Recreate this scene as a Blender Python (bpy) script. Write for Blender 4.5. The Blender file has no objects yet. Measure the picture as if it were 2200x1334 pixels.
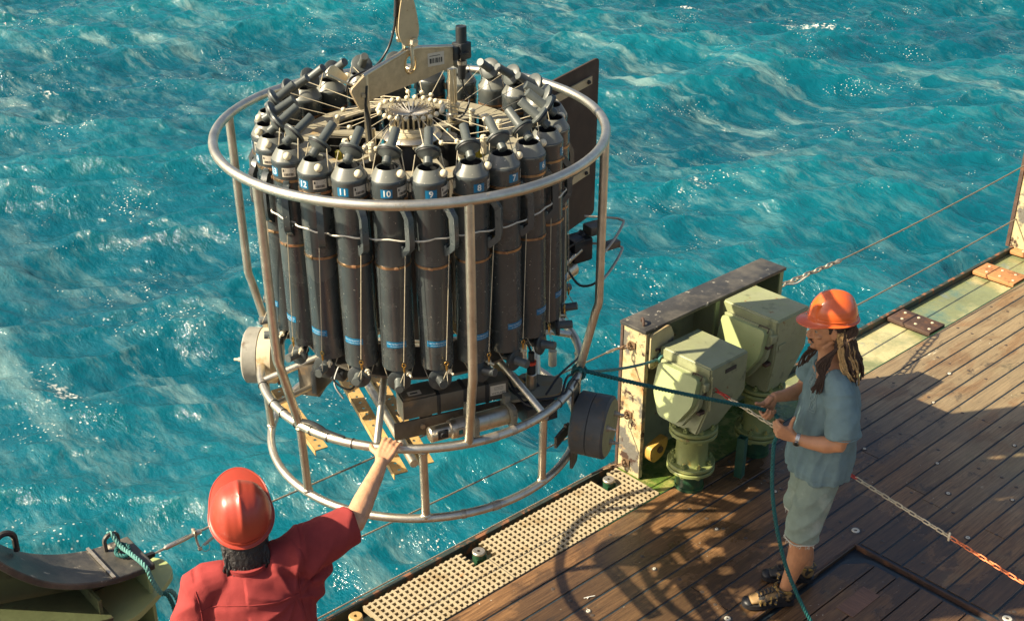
import bpy, bmesh, math, random
import numpy as np
from mathutils import Vector, Matrix, Quaternion, noise as mnoise

random.seed(7)
sc = bpy.context.scene
col = sc.collection
PI = math.pi
def V(*a): return Vector(a)

# ------------------------------------------------------------------ camera, world, sun, exposure
cam_d = bpy.data.cameras.new("camera")
cam = bpy.data.objects.new("camera", cam_d); col.objects.link(cam)
sc.camera = cam
cam_d.sensor_fit = 'HORIZONTAL'; cam_d.sensor_width = 36.0
cam_d.lens = 36.0 * 2550 / 2200
cam_d.clip_start = 0.1; cam_d.clip_end = 20000
TH, YA = math.radians(26.5), math.radians(-42)
fwd = V(-math.sin(YA) * math.cos(TH), math.cos(YA) * math.cos(TH), -math.sin(TH))
rgt = V(math.cos(YA), math.sin(YA), 0)
upv = rgt.cross(fwd)
cm = Matrix((rgt, upv, -fwd)).transposed().to_4x4(); cm.translation = V(0, 0, 4.3)
cam.matrix_world = cm

SUN = V(-1.13, 0.62, 1.0).normalized()
world = bpy.data.worlds.new("World"); sc.world = world; world.use_nodes = True
wn = world.node_tree; wn.nodes.clear()
sky = wn.nodes.new('ShaderNodeTexSky'); sky.sky_type = 'NISHITA'; sky.sun_disc = False
sky.sun_elevation = math.asin(SUN.z); sky.sun_rotation = math.atan2(SUN.x, SUN.y)
sky.air_density = 1.0; sky.dust_density = 3.5; sky.ozone_density = 1.0
bg = wn.nodes.new('ShaderNodeBackground'); bg.inputs[1].default_value = 0.062
wo = wn.nodes.new('ShaderNodeOutputWorld')
wn.links.new(sky.outputs[0], bg.inputs[0]); wn.links.new(bg.outputs[0], wo.inputs[0])
sl = bpy.data.lights.new("sun", 'SUN'); sl.energy = 5.0; sl.angle = math.radians(0.5); sl.color = (1.0, 0.87, 0.64)
so = bpy.data.objects.new("sun", sl); col.objects.link(so)
so.rotation_euler = SUN.to_track_quat('Z', 'Y').to_euler(); so.location = (-20, 12, 20)
vs = sc.view_settings; vs.view_transform = 'Standard'; vs.look = 'None'; vs.exposure = 1.18; vs.gamma = 1.0
vs.use_curve_mapping = False

# ------------------------------------------------------------------ object helpers
def tag(o, label=None, cat=None, group=None, kind=None):
    if label: o['label'] = label
    if cat: o['category'] = cat
    if group: o['group'] = group
    if kind: o['kind'] = kind
    return o
def root(name, loc, label, cat, group=None, rotz=0.0, mat=None):
    o = bpy.data.objects.new(name, None); o.empty_display_size = 0.1; col.objects.link(o)
    if mat is not None: o.matrix_world = mat
    else: o.location = loc; o.rotation_euler = (0, 0, rotz)
    return tag(o, label, cat, group)
def link(name, me, parent=None, mats=None, loc=None, rot=None):
    o = bpy.data.objects.new(name, me); col.objects.link(o)
    if parent is not None: o.parent = parent
    if mats is not None:
        for m in (mats if isinstance(mats, (list, tuple)) else [mats]): me.materials.append(m)
    if loc is not None: o.location = loc
    if rot is not None: o.rotation_euler = rot
    return o
def struct(name, me, mats, parent=None, kind='structure'):
    o = link(name, me, parent, mats)
    if kind and parent is None: o['kind'] = kind
    return o

class MB:
    """collects shapes into one mesh"""
    def __init__(s): s.v = []; s.f = []; s.m = []; s.mi = 0; s.X = None
    def add(s, vs_, fs, mi=None):
        b = len(s.v)
        for p in vs_:
            p = Vector(p)
            if s.X is not None: p = s.X @ p
            s.v.append(p[:])
        k = s.mi if mi is None else mi
        for f in fs: s.f.append([b + i for i in f]); s.m.append(k)
        return s
    def box(s, c, d, rot=None, bev=0.0, mi=None):
        bm = bmesh.new(); bmesh.ops.create_cube(bm, size=1)
        bmesh.ops.scale(bm, vec=Vector(d), verts=bm.verts)
        if bev > 0: bmesh.ops.bevel(bm, geom=bm.edges[:], offset=bev, segments=2, affect='EDGES', profile=0.5)
        R = Matrix.Identity(3) if rot is None else (rot if isinstance(rot, Matrix) else Matrix.Rotation(rot, 3, 'Z'))
        c = Vector(c)
        bm.verts.index_update()
        s.add([R @ v.co + c for v in bm.verts], [[v.index for v in f.verts] for f in bm.faces], mi); bm.free(); return s
    def boxmm(s, a, b, bev=0.0, mi=None):
        a = Vector(a); b = Vector(b)
        return s.box((a + b) / 2, b - a, None, bev, mi)
    def tube(s, pts, r, n=12, cap=True, closed=False, mi=None, sq=None, ref=None):
        """round tube (or flat section sq=(w,h)) along a polyline; r may be a list"""
        P = [Vector(p) for p in pts]; N = len(P)
        rs = r if isinstance(r, (list, tuple)) else [r] * N
        T = []
        for i in range(N):
            if closed: d = P[(i + 1) % N] - P[i - 1]
            else: d = P[min(i + 1, N - 1)] - P[max(i - 1, 0)]
            T.append(d.normalized())
        u = Vector(ref) if ref is not None else (Vector((0, 0, 1)) if abs(T[0].z) < 0.9 else Vector((1, 0, 0)))
        u = (u - T[0] * u.dot(T[0])).normalized()
        vv = []
        for i in range(N):
            u = (u - T[i] * u.dot(T[i])).normalized(); w = T[i].cross(u)
            if sq:
                a, b = sq[0] / 2, sq[1] / 2
                ring = [u * b + w * a, u * b - w * a, -u * b - w * a, -u * b + w * a]
            else:
                ring = [(u * math.cos(2 * PI * k / n) + w * math.sin(2 * PI * k / n)) * rs[i] for k in range(n)]
            vv += [P[i] + q for q in ring]
        m = 4 if sq else n
        ff = []
        for i in range(N if closed else N - 1):
            j = (i + 1) % N
            for k in range(m):
                k2 = (k + 1) % m
                ff.append([i * m + k, i * m + k2, j * m + k2, j * m + k])
        if cap and not closed:
            ff.append(list(range(m))[::-1]); ff.append([(N - 1) * m + k for k in range(m)])
        return s.add(vv, ff, mi)
    def lathe(s, prof, n=24, c=(0, 0, 0), axis=(0, 0, 1), mi=None, close=True, arc=None):
        """profile of (r, t) about axis through c"""
        a = Vector(axis).normalized(); q = Vector((0, 0, 1)).rotation_difference(a).to_matrix()
        c = Vector(c); vv = []; M_ = len(prof)
        a0, a1 = arc if arc else (0, 2 * PI)
        full = arc is None; cnt = n if full else n + 1
        for k in range(cnt):
            t = a0 + (a1 - a0) * k / n
            for r, z in prof: vv.append(c + q @ Vector((r * math.cos(t), r * math.sin(t), z)))
        ff = []
        for k in range(n):
            k2 = (k + 1) % cnt
            for i in range(M_ - 1):
                ff.append([k * M_ + i, k2 * M_ + i, k2 * M_ + i + 1, k * M_ + i + 1])
        if close and full:
            for i in (0, M_ - 1):
                if prof[i][0] > 1e-6:
                    f = [k * M_ + i for k in range(n)]
                    ff.append(f[::-1] if i == 0 else f)
        return s.add(vv, ff, mi)
    def cyl(s, a, b, r, n=20, mi=None, bev=0.0):
        a = Vector(a); b = Vector(b); L = (b - a).length
        if bev: pr = [(r - bev, 0), (r, bev), (r, L - bev), (r - bev, L)]
        else: pr = [(r, 0), (r, L)]
        return s.lathe(pr, n, a, b - a, mi)
    def ball(s, c, r, n=12, mi=None, sc_=(1, 1, 1)):
        vv = [Vector(c) + Vector((0, 0, -r * sc_[2]))]; m = n // 2
        for i in range(1, m):
            t = -PI / 2 + PI * i / m
            for k in range(n):
                p = 2 * PI * k / n
                vv.append(Vector(c) + Vector((r * sc_[0] * math.cos(t) * math.cos(p), r * sc_[1] * math.cos(t) * math.sin(p), r * sc_[2] * math.sin(t))))
        vv.append(Vector(c) + Vector((0, 0, r * sc_[2])))
        ff = []
        for k in range(n):
            k2 = (k + 1) % n
            ff.append([0, 1 + k2, 1 + k])
            for i in range(m - 2): ff.append([1 + i * n + k, 1 + i * n + k2, 1 + (i + 1) * n + k2, 1 + (i + 1) * n + k])
            ff.append([len(vv) - 1, 1 + (m - 2) * n + k, 1 + (m - 2) * n + k2])
        return s.add(vv, ff, mi)
    def prism(s, poly, t, o=(0, 0, 0), ex=(1, 0, 0), ey=(0, 0, 1), mi=None):
        """polygon in the plane (ex, ey) extruded by t along ex x ey, centred on the plane"""
        ex = Vector(ex).normalized(); ey = Vector(ey).normalized(); ez = ex.cross(ey); o = Vector(o); n = len(poly)
        vv = [o + ex * x + ey * y - ez * t / 2 for x, y in poly] + [o + ex * x + ey * y + ez * t / 2 for x, y in poly]
        ff = [list(range(n))[::-1], list(range(n, 2 * n))]
        for i in range(n):
            j = (i + 1) % n
            ff.append([i, j, n + j, n + i])
        return s.add(vv, ff, mi)
    def mesh(s, name='mesh', smooth=40):
        me = bpy.data.meshes.new(name); me.from_pydata(s.v, [], s.f)
        me.polygons.foreach_set('material_index', s.m)
        bm = bmesh.new(); bm.from_mesh(me); bmesh.ops.recalc_face_normals(bm, faces=bm.faces); bm.to_mesh(me); bm.free()
        if smooth:
            me.polygons.foreach_set('use_smooth', [True] * len(me.polygons)); me.set_sharp_from_angle(angle=math.radians(smooth))
        me.update(); return me
    def obj(s, name, mats, parent=None, smooth=40, **k):
        return link(name, s.mesh(name, smooth), parent, mats, **k)

def arcpts(c, r, a0, a1, n, ex, ey):
    c = Vector(c); ex = Vector(ex); ey = Vector(ey)
    return [c + ex * (r * math.cos(a0 + (a1 - a0) * i / n)) + ey * (r * math.sin(a0 + (a1 - a0) * i / n)) for i in range(n + 1)]
def rpoly(pts, r, seg=4):
    """round the corners of a 2-D polygon"""
    out = []; n = len(pts)
    for i in range(n):
        p = Vector(pts[i]); a = Vector(pts[i - 1]) - p; b = Vector(pts[(i + 1) % n]) - p
        rr = min(r, a.length * .45, b.length * .45)
        A = p + a.normalized() * rr; B = p + b.normalized() * rr
        for k in range(seg + 1):
            t = k / seg
            out.append(((1 - t) ** 2 * A + 2 * t * (1 - t) * p + t * t * B)[:])
    return out
def smooth_path(pts, seg=6):
    P = [Vector(p) for p in pts]; out = []
    for i in range(len(P) - 1):
        p0 = P[max(i - 1, 0)]; p1 = P[i]; p2 = P[i + 1]; p3 = P[min(i + 2, len(P) - 1)]
        for k in range(seg):
            t = k / seg
            out.append(0.5 * ((2 * p1) + (p2 - p0) * t + (2 * p0 - 5 * p1 + 4 * p2 - p3) * t * t + (3 * p1 - p0 - 3 * p2 + p3) * t ** 3))
    out.append(P[-1]); return out

# ------------------------------------------------------------------ materials
def mat(name, colr, rough=0.5, metal=0.0, var=0.0, vscale=6.0, layers=(), bump=0.0, bscale=40.0, spec=0.5,
        rvar=0.0, coat=0.0, stretch=(1, 1, 1), rand=0.0, sss=0.0, rnd_off=False, geo_bump=None):
    """layers: (colour, scale, low, high, roughness, metallic, detail) noise masks laid over the base"""
    m = bpy.data.materials.new(name); m.use_nodes = True; nt = m.node_tree; N = nt.nodes; L = nt.links
    p = N['Principled BSDF']
    tc = N.new('ShaderNodeTexCoord'); mp = N.new('ShaderNodeMapping'); mp.inputs['Scale'].default_value = stretch
    L.new(tc.outputs['Object'], mp.inputs[0])
    vec = mp.outputs[0]
    oi = N.new('ShaderNodeObjectInfo')
    if rand or rnd_off:
        ad = N.new('ShaderNodeVectorMath'); ad.operation = 'ADD'
        sc3 = N.new('ShaderNodeVectorMath'); sc3.operation = 'SCALE'; sc3.inputs[0].default_value = (37., 51., 23.)
        L.new(oi.outputs['Random'], sc3.inputs['Scale']); L.new(vec, ad.inputs[0]); L.new(sc3.outputs[0], ad.inputs[1]); vec = ad.outputs[0]
    def noise(scale, detail=5, rough_=0.6):
        n = N.new('ShaderNodeTexNoise'); n.inputs['Scale'].default_value = scale; n.inputs['Detail'].default_value = detail
        n.inputs['Roughness'].default_value = rough_; L.new(vec, n.inputs['Vector']); return n.outputs['Fac']
    def mixc(f, a, b):
        x = N.new('ShaderNodeMix'); x.data_type = 'RGBA'
        for s_, i in ((f, 0), (a, 6), (b, 7)):
            if hasattr(s_, 'node'): L.new(s_, x.inputs[i])
            elif i == 0: x.inputs[0].default_value = s_
            else: x.inputs[i].default_value = (*s_, 1)
        return x.outputs[2]
    def ramp(f, lo, hi, a=0.0, b=1.0):
        r = N.new('ShaderNodeMapRange'); r.inputs[1].default_value = lo; r.inputs[2].default_value = hi
        r.inputs[3].default_value = a; r.inputs[4].default_value = b; L.new(f, r.inputs[0]); return r.outputs[0]
    c = colr; R = rough; Mt = metal
    if var:
        d = tuple(x * (1 - var) for x in colr); b = tuple(min(1, x * (1 + var)) for x in colr)
        c = mixc(ramp(noise(vscale, 6, .65), .3, .7), d, b)
    if rand:
        hs = N.new('ShaderNodeHueSaturation'); L.new(ramp(oi.outputs['Random'], 0, 1, 1 - rand, 1 + rand), hs.inputs['Value'])
        if hasattr(c, 'node'): L.new(c, hs.inputs['Color'])
        else: hs.inputs['Color'].default_value = (*c, 1)
        c = hs.outputs[0]
    def mixf(f, a, b):
        x = N.new('ShaderNodeMix'); x.data_type = 'FLOAT'; L.new(f, x.inputs[0])
        for s_, i in ((a, 2), (b, 3)):
            if hasattr(s_, 'node'): L.new(s_, x.inputs[i])
            else: x.inputs[i].default_value = s_
        return x.outputs[0]
    for ly in layers:
        lc, ls, lo, hi, lr, lm = ly[:6]; det = ly[6] if len(ly) > 6 else 6
        k = ramp(noise(ls, det, .62), lo, hi)
        c = mixc(k, c, lc); R = mixf(k, R, lr); Mt = mixf(k, Mt, lm)
    if rvar: 
        if not hasattr(R, 'node'): R = ramp(noise(vscale * 2.3, 5), .3, .7, max(0.02, R - rvar), R + rvar)
    for s_, nm in ((c, 'Base Color'), (R, 'Roughness'), (Mt, 'Metallic')):
        if hasattr(s_, 'node'): L.new(s_, p.inputs[nm])
        elif nm == 'Base Color': p.inputs[nm].default_value = (*s_, 1)
        else: p.inputs[nm].default_value = s_
    p.inputs['Specular IOR Level'].default_value = spec
    if coat: p.inputs['Coat Weight'].default_value = coat; p.inputs['Coat Roughness'].default_value = 0.08
    if sss: p.inputs['Subsurface Weight'].default_value = sss; p.inputs['Subsurface Radius'].default_value = (.01, .004, .002); p.inputs['Subsurface Scale'].default_value = .6
    if bump:
        bn = N.new('ShaderNodeBump'); bn.inputs['Strength'].default_value = bump; bn.inputs['Distance'].default_value = 0.01
        L.new(noise(bscale, 4, .6), bn.inputs['Height']); L.new(bn.outputs[0], p.inputs['Normal'])
    return m

RUST = (.20, .065, .018); RUSTL = (.40, .15, .04)
M = {}
M['steel'] = mat('brushed_steel', (.66, .60, .48), .34, 1.0, .22, 9, bump=.12, bscale=160, rvar=.09, layers=[((.30, .24, .17), 11, .60, .74, .5, .7)])
M['tube'] = mat('steel_tube', (.66, .61, .50), .40, 1.0, .20, 13, bump=.10, bscale=220, rvar=.08, layers=[((.23, .17, .11), 17, .64, .76, .5, .6)])
M['pvc'] = mat('grey_pvc', (.050, .060, .062), .25, 0, .12, 10, spec=.75, bump=.05, bscale=240, rnd_off=True,
               layers=[((.34, .33, .27), 70, .70, .76, .7, 0, 2), ((.075, .085, .082), 5, .5, .68, .35, 0)])
M['lidgrey'] = mat('lid_grey', (.075, .085, .080), .42, 0, .15, 25, bump=.05, bscale=200, rnd_off=True)
M['cone'] = mat('cone_grey', (.15, .155, .135), .36, 0, .12, 18, bump=.06, bscale=200, rnd_off=True, layers=[((.45, .43, .36), 55, .69, .74, .8, 0, 2)])
M['rubber'] = mat('black_rubber', (.012, .013, .014), .55, 0, .3, 30, bump=.1)
M['black'] = mat('black_plastic', (.016, .018, .020), .38, 0, .25, 20, bump=.05)
M['nylon'] = mat('cream_nylon', (.68, .60, .42), .4, 0, .08, 30)
M['line'] = mat('pale_line', (.46, .40, .28), .6, 0, .25, 60)
M['cord'] = mat('white_cord', (.62, .58, .48), .7, 0, .15, 60)
M['brass'] = mat('brass', (.60, .40, .12), .3, 1, .2, 60)
M['clampband'] = mat('stained_clamp', (.42, .27, .15), .35, 1, .3, 25, layers=[((.22, .08, .03), 22, .52, .66, .7, .1)], rnd_off=True)
M['blue'] = mat('blue_label', (.0, .14, .29), .4, 0, .06, 40)
M['white'] = mat('white_print', (.80, .78, .70), .5)
M['paper'] = mat('label_paper', (.56, .50, .40), .5, 0, .08, 60)
M['ink'] = mat('dark_ink', (.04, .035, .03), .6)
M['plate'] = mat('cream_plate', (.30, .27, .19), .5, .1, .15, 8, bump=.05, layers=[((.34, .22, .09), 9, .58, .7, .7, 0)])
M['gold'] = mat('tan_bar', (.52, .34, .13), .5, .25, .28, 16, bump=.12, layers=[((.14, .09, .04), 20, .6, .7, .8, 0)])
M['boxmetal'] = mat('dull_case', (.115, .10, .08), .42, .35, .3, 11, bump=.1, layers=[((.24, .15, .07), 8, .62, .74, .6, .2)])
M['darkcase'] = mat('dark_case', (.05, .05, .048), .45, .2, .3, 15)
M['vane'] = mat('brown_panel', (.045, .024, .014), .75, 0, .35, 7, bump=.05, layers=[((.07, .045, .03), 3, .5, .75, .6, 0)])
M['floatg'] = mat('float_grey', (.26, .25, .21), .6, 0, .15, 15, bump=.12, layers=[((.12, .09, .06), 14, .58, .7, .8, 0)])
M['floatc'] = mat('float_cream', (.56, .47, .31), .6, 0, .12, 12, bump=.1, layers=[((.48, .28, .12), 10, .6, .72, .8, 0)])
M['floatd'] = mat('float_dark', (.06, .065, .065), .55, 0, .25, 9, bump=.15, layers=[((.14, .10, .06), 11, .55, .7, .8, 0)])
M['olive'] = mat('olive_face', (.30, .28, .13), .5, 0, .2, 20)
M['hookpaint'] = mat('worn_beige_paint', (.46, .37, .22), .42, .1, .12, 14, bump=.08, layers=[((.30, .20, .10), 24, .62, .72, .6, .3)])
M['beam'] = mat('weathered_beam', (.46, .36, .22), .42, .35, .2, 26, bump=.10, layers=[((.36, .18, .06), 7, .62, .74, .7, .1)])
M['red'] = mat('red_plastic', (.60, .05, .02), .4)
M['yellow'] = mat('yellow_tube', (.62, .52, .06), .5)
M['wire'] = mat('galvanised_wire', (.34, .28, .20), .5, .5, .3, 80, bump=.3, bscale=300)
M['chainold'] = mat('rusty_chain', (.22, .14, .08), .6, .5, .4, 30, bump=.2)
M['galv'] = mat('galvanised', (.46, .41, .33), .45, .8, .25, 30, bump=.1)
# ship paint
M['green'] = mat('ship_green', (.27, .285, .16), .42, 0, .16, 5, bump=.12, bscale=60,
                 layers=[((.26, .29, .13), 3.2, .5, .72, .5, 0), ((.23, .10, .03), 15, .66, .71, .8, 0), ((.10, .11, .06), 8, .58, .72, .6, 0), ((.45, .46, .33), 28, .70, .74, .6, 0)])
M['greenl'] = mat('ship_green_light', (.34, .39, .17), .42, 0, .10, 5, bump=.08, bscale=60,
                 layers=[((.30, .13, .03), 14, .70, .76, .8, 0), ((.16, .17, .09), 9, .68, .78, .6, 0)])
M['greenv'] = mat('valve_green', (.24, .27, .095), .45, 0, .14, 8, bump=.15, bscale=50,
                 layers=[((.50, .33, .06), 8, .60, .68, .6, 0), ((.16, .06, .02), 13, .64, .72, .9, 0)])
M['darkgreen'] = mat('dark_green_paint', (.022, .07, .035), .3, 0, .25, 9, bump=.15, layers=[((.05, .12, .03), 6, .5, .7, .3, 0)])
M['deckgreen'] = mat('wet_green_deck', (.10, .16, .03), .28, 0, .35, 14, bump=.5, bscale=26,
                 layers=[((.34, .32, .10), 9, .50, .64, .35, 0), ((.02, .04, .015), 7, .55, .7, .2, 0)])
M['capblack'] = mat('worn_black_cap', (.045, .043, .040), .42, .1, .2, 8, bump=.15, bscale=70,
                 layers=[((.14, .125, .10), 5, .46, .7, .5, .1), ((.42, .38, .30), 16, .63, .70, .8, 0)])
M['rustpost'] = mat('peeling_rust_post', (.42, .35, .19), .55, 0, .12, 8, bump=.4, bscale=40,
                 layers=[((.34, .15, .045), 6, .53, .66, .8, 0), ((.13, .12, .10), 4.2, .52, .57, .5, .1), ((.05, .025, .015), 11, .57, .62, .85, .1)])
M['rustorange'] = mat('orange_rust', (.42, .19, .07), .7, 0, .25, 12, bump=.35, bscale=50,
                 layers=[((.20, .075, .03), 12, .52, .66, .9, 0), ((.55, .46, .24), 6, .66, .72, .7, 0)])
M['rustdark'] = mat('dark_rust', (.07, .04, .028), .6, .1, .3, 16, bump=.35, bscale=50, layers=[((.16, .07, .03), 9, .55, .7, .9, 0)])
M['edge'] = mat('hull_edge_paint', (.035, .045, .035), .5, 0, .3, 8, bump=.2, layers=[((.22, .09, .04), 13, .52, .62, .8, 0)])
M['hull'] = mat('hull_paint', (.05, .09, .06), .5, 0, .2, 3)
M['orangeyellow'] = mat('yellow_paint', (.42, .25, .05), .5, 0, .2, 15, layers=[((.20, .06, .02), 14, .58, .66, .9, 0)])
M['frp'] = mat('cream_grating', (.38, .31, .195), .6, 0, .12, 9, bump=.2, bscale=90,
                 layers=[((.27, .19, .09), 5, .52, .70, .7, 0), ((.40, .17, .05), 15, .66, .72, .8, 0), ((.08, .06, .04), 23, .68, .74, .8, 0)])
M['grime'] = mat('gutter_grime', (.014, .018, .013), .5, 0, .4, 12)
M['riv'] = mat('rivet_head', (.55, .47, .33), .5, .2, .2, 40)
M['caulk'] = mat('seam_caulk', (.016, .026, .034), .45, 0, .3, 14, bump=.2)
M['washer'] = mat('pale_washer', (.62, .58, .48), .45, .2, .15, 60)
M['plug'] = mat('wood_plug', (.06, .045, .035), .45, 0, .3, 50)
M['ropeg'] = mat('green_rope', (.006, .10, .095), .65, 0, .35, 70, bump=.3, bscale=200)
M['ropel'] = mat('faded_green_rope', (.10, .28, .25), .7, 0, .3, 70, bump=.3, bscale=200)
M['hatorange'] = mat('orange_shell', (.66, .115, .022), .2, 0, .05, 12, coat=.6, bump=.02, bscale=30, layers=[((.56, .09, .03), 7, .56, .78, .34, 0), ((.85, .45, .25), 34, .69, .74, .5, 0), ((.30, .08, .03), 26, .70, .76, .5, 0)])
M['hatred'] = mat('red_shell', (.38, .05, .026), .36, 0, .08, 9, coat=.15, bump=.02, bscale=30, layers=[((.27, .04, .025), 6, .52, .76, .42, 0), ((.62, .22, .14), 34, .69, .74, .5, 0), ((.16, .03, .02), 24, .69, .75, .5, 0)])
M['chainred'] = mat('red_chain', (.62, .045, .03), .5, 0, .1, 30)
M['chainor'] = mat('orange_chain', (.80, .22, .08), .5, 0, .1, 30)
M['chainwh'] = mat('cream_chain', (.74, .62, .40), .5, 0, .1, 30)
M['skin'] = mat('tanned_skin', (.50, .24, .12), .48, 0, .12, 18, bump=.10, bscale=160, sss=.12)
M['skinl'] = mat('light_tanned_skin', (.56, .30, .17), .48, 0, .14, 20, bump=.12, bscale=150, sss=.12)
M['hair'] = mat('brown_dreadlock', (.062, .034, .020), .75, 0, .45, 40, bump=.9, bscale=170, rnd_off=True)
M['hairl'] = mat('blond_dreadlock', (.48, .29, .11), .75, 0, .4, 50, bump=.9, bscale=170)
M['hairb'] = mat('black_hair', (.010, .008, .008), .45, 0, .3, 40, bump=.6, bscale=120)
def cloth(name, c, seam=None, scale=320, fade=None, rough=.9):
    L_ = [(tuple(min(1, x * 1.35) for x in c), 4, .52, .75, rough, 0)]
    if fade: L_.append((fade, 6, .55, .75, rough, 0))
    return mat(name, c, rough, 0, .14, 9, bump=.35, bscale=scale, layers=L_, spec=.2)
M['tee'] = cloth('grey_green_tee', (.15, .225, .235))
M['teep'] = cloth('faded_print', (.23, .31, .30))
M['denim'] = cloth('worn_denim', (.23, .29, .24), fade=(.40, .45, .38), scale=220)
M['fray'] = mat('frayed_thread', (.55, .55, .46), .9)
M['redshirt'] = cloth('dark_red_cotton', (.27, .040, .038))
M['trouser'] = cloth('dark_work_trouser', (.03, .035, .045))
M['shoebrown'] = mat('tan_leather', (.24, .15, .06), .6, 0, .25, 30, bump=.3, layers=[((.025, .024, .022), 13, .50, .53, .5, 0, 2)])
M['shoegold'] = mat('golden_webbing', (.30, .18, .03), .6, 0, .2, 40, layers=[((.02, .02, .02), 45, .48, .54, .5, 0)])
M['shoeblack'] = mat('black_sole', (.018, .018, .020), .45, 0, .3, 30, bump=.2)
M['watch'] = mat('steel_watch', (.62, .58, .5), .22, 1, .1, 60, bump=.2, bscale=500)
M['glassdark'] = mat('dark_dial', (.01, .02, .02), .08, 0, 0)
M['eye'] = mat('eye_white', (.30, .25, .20), .4)
M['darkcap'] = mat('dark_lid', (.035, .040, .040), .38, 0, .2, 25, bump=.05, rnd_off=True)
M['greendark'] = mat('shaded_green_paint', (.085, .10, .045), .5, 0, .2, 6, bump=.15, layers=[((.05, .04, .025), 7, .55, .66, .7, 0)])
# ================================================================== SEA
def sea_material():
    m = bpy.data.materials.new('sea_water'); m.use_nodes = True; nt = m.node_tree; N = nt.nodes; L = nt.links; p = N['Principled BSDF']
    g = N.new('ShaderNodeNewGeometry')
    def noise(scale, det=4, rough=.6, sx=(1, 1, 1), typ='n', dist=0.0):
        mp = N.new('ShaderNodeMapping'); mp.inputs['Scale'].default_value = sx; mp.inputs['Rotation'].default_value = (0, 0, -.95)
        L.new(g.outputs['Position'], mp.inputs[0])
        if typ == 'n':
            n = N.new('ShaderNodeTexNoise'); n.inputs['Detail'].default_value = det; n.inputs['Roughness'].default_value = rough
            n.inputs['Distortion'].default_value = dist; o = 0
        else: n = N.new('ShaderNodeTexVoronoi'); n.feature = 'F1'; o = 0
        n.inputs['Scale'].default_value = scale; L.new(mp.outputs[0], n.inputs['Vector']); return n.outputs[o]
    def rng(f, a, b, c=0., d=1.):
        r = N.new('ShaderNodeMapRange'); L.new(f, r.inputs[0])
        for i, x in enumerate((a, b, c, d)): r.inputs[i + 1].default_value = x
        return r.outputs[0]
    def math_(op, a, b):
        x = N.new('ShaderNodeMath'); x.operation = op; x.use_clamp = True
        for i, s_ in enumerate((a, b)):
            if hasattr(s_, 'node'): L.new(s_, x.inputs[i])
            else: x.inputs[i].default_value = s_
        return x.outputs[0]
    def mix(f, a, b):
        x = N.new('ShaderNodeMix'); x.data_type = 'RGBA'; L.new(f, x.inputs[0])
        for s_, i in ((a, 6), (b, 7)):
            if hasattr(s_, 'node'): L.new(s_, x.inputs[i])
            else: x.inputs[i].default_value = (*s_, 1)
        return x.outputs[2]
    # deep water colour with aerated turquoise drifts
    c = mix(rng(noise(.16, 4, .6, dist=.5), .35, .7), (.0008, .058, .090), (.0015, .086, .120))
    ss = N.new('ShaderNodeSeparateXYZ'); L.new(g.outputs['Position'], ss.inputs[0])
    crest = rng(ss.outputs[2], -3.12, -2.55)
    c = mix(math_('MULTIPLY', crest, .55), c, (.006, .17, .205))  # paler teal by height: light through the crests put into the colour
    # sky sheen painted in as pale lacy streaks; whitecap streaks, flecks, denser foam lines
    sky_sheen = rng(noise(3.0, 9, .72, (1, .34, 1), dist=.15), .48, .66)
    sheen_mask = rng(noise(.22, 3, .6), .36, .66)
    c = mix(math_('MULTIPLY', math_('MULTIPLY', sky_sheen, sheen_mask), .24), c, (.28, .43, .39))
    streak = rng(noise(1.1, 8, .70, (1, .16, 1), dist=.3), .54, .68); far = rng(noise(.10, 3, .5), .40, .58)
    c = mix(math_('MULTIPLY', math_('MULTIPLY', streak, far), .42), c, (.36, .48, .42))
    vor = noise(15, typ='v')
    fleck = rng(vor, .20, .13)
    fm = rng(noise(.9, 5, .7, dist=.4), .54, .66)
    f1 = math_('MULTIPLY', fleck, fm)
    vor2 = rng(noise(6, typ='v'), .22, .14)
    fm2 = rng(noise(.42, 6, .72, (1, .5, 1), dist=.8), .655, .70)
    f2 = math_('MULTIPLY', math_('MAXIMUM', vor2, rng(noise(14, 3), .5, .6)), fm2)
    foam = math_('MAXIMUM', f1, f2)
    b = N.new('ShaderNodeBump'); b.inputs['Strength'].default_value = 1.0; b.inputs['Distance'].default_value = .10
    hs = N.new('ShaderNodeMath'); hs.operation = 'MULTIPLY_ADD'; hs.inputs[1].default_value = .30
    L.new(noise(9, 4, .6, (1, .6, 1), dist=.1), hs.inputs[0]); L.new(noise(2.6, 7, .60, (1, .5, 1), dist=.2), hs.inputs[2])
    L.new(hs.outputs[0], b.inputs['Height'])
    # light scattered back out of the water body does not depend on the tilt of the surface above it; the mirror layer does
    body = N.new('ShaderNodeBsdfDiffuse'); L.new(c, body.inputs['Color']); 
    nm1 = N.new('ShaderNodeVectorMath'); nm1.operation = 'SCALE'; nm1.inputs['Scale'].default_value = .55; L.new(b.outputs[0], nm1.inputs[0])
    nm2 = N.new('ShaderNodeVectorMath'); nm2.operation = 'ADD'; L.new(nm1.outputs[0], nm2.inputs[0]); nm2.inputs[1].default_value = (0, 0, .6)
    nm3 = N.new('ShaderNodeVectorMath'); nm3.operation = 'NORMALIZE'; L.new(nm2.outputs[0], nm3.inputs[0]); L.new(nm3.outputs[0], body.inputs['Normal'])
    gl = N.new('ShaderNodeBsdfGlossy'); gl.inputs['Roughness'].default_value = .09; L.new(b.outputs[0], gl.inputs['Normal'])
    fr_ = N.new('ShaderNodeFresnel'); fr_.inputs['IOR'].default_value = 1.38; L.new(b.outputs[0], fr_.inputs['Normal'])
    mx = N.new('ShaderNodeMixShader'); L.new(fr_.outputs[0], mx.inputs[0]); L.new(body.outputs[0], mx.inputs[1]); L.new(gl.outputs[0], mx.inputs[2])
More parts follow.
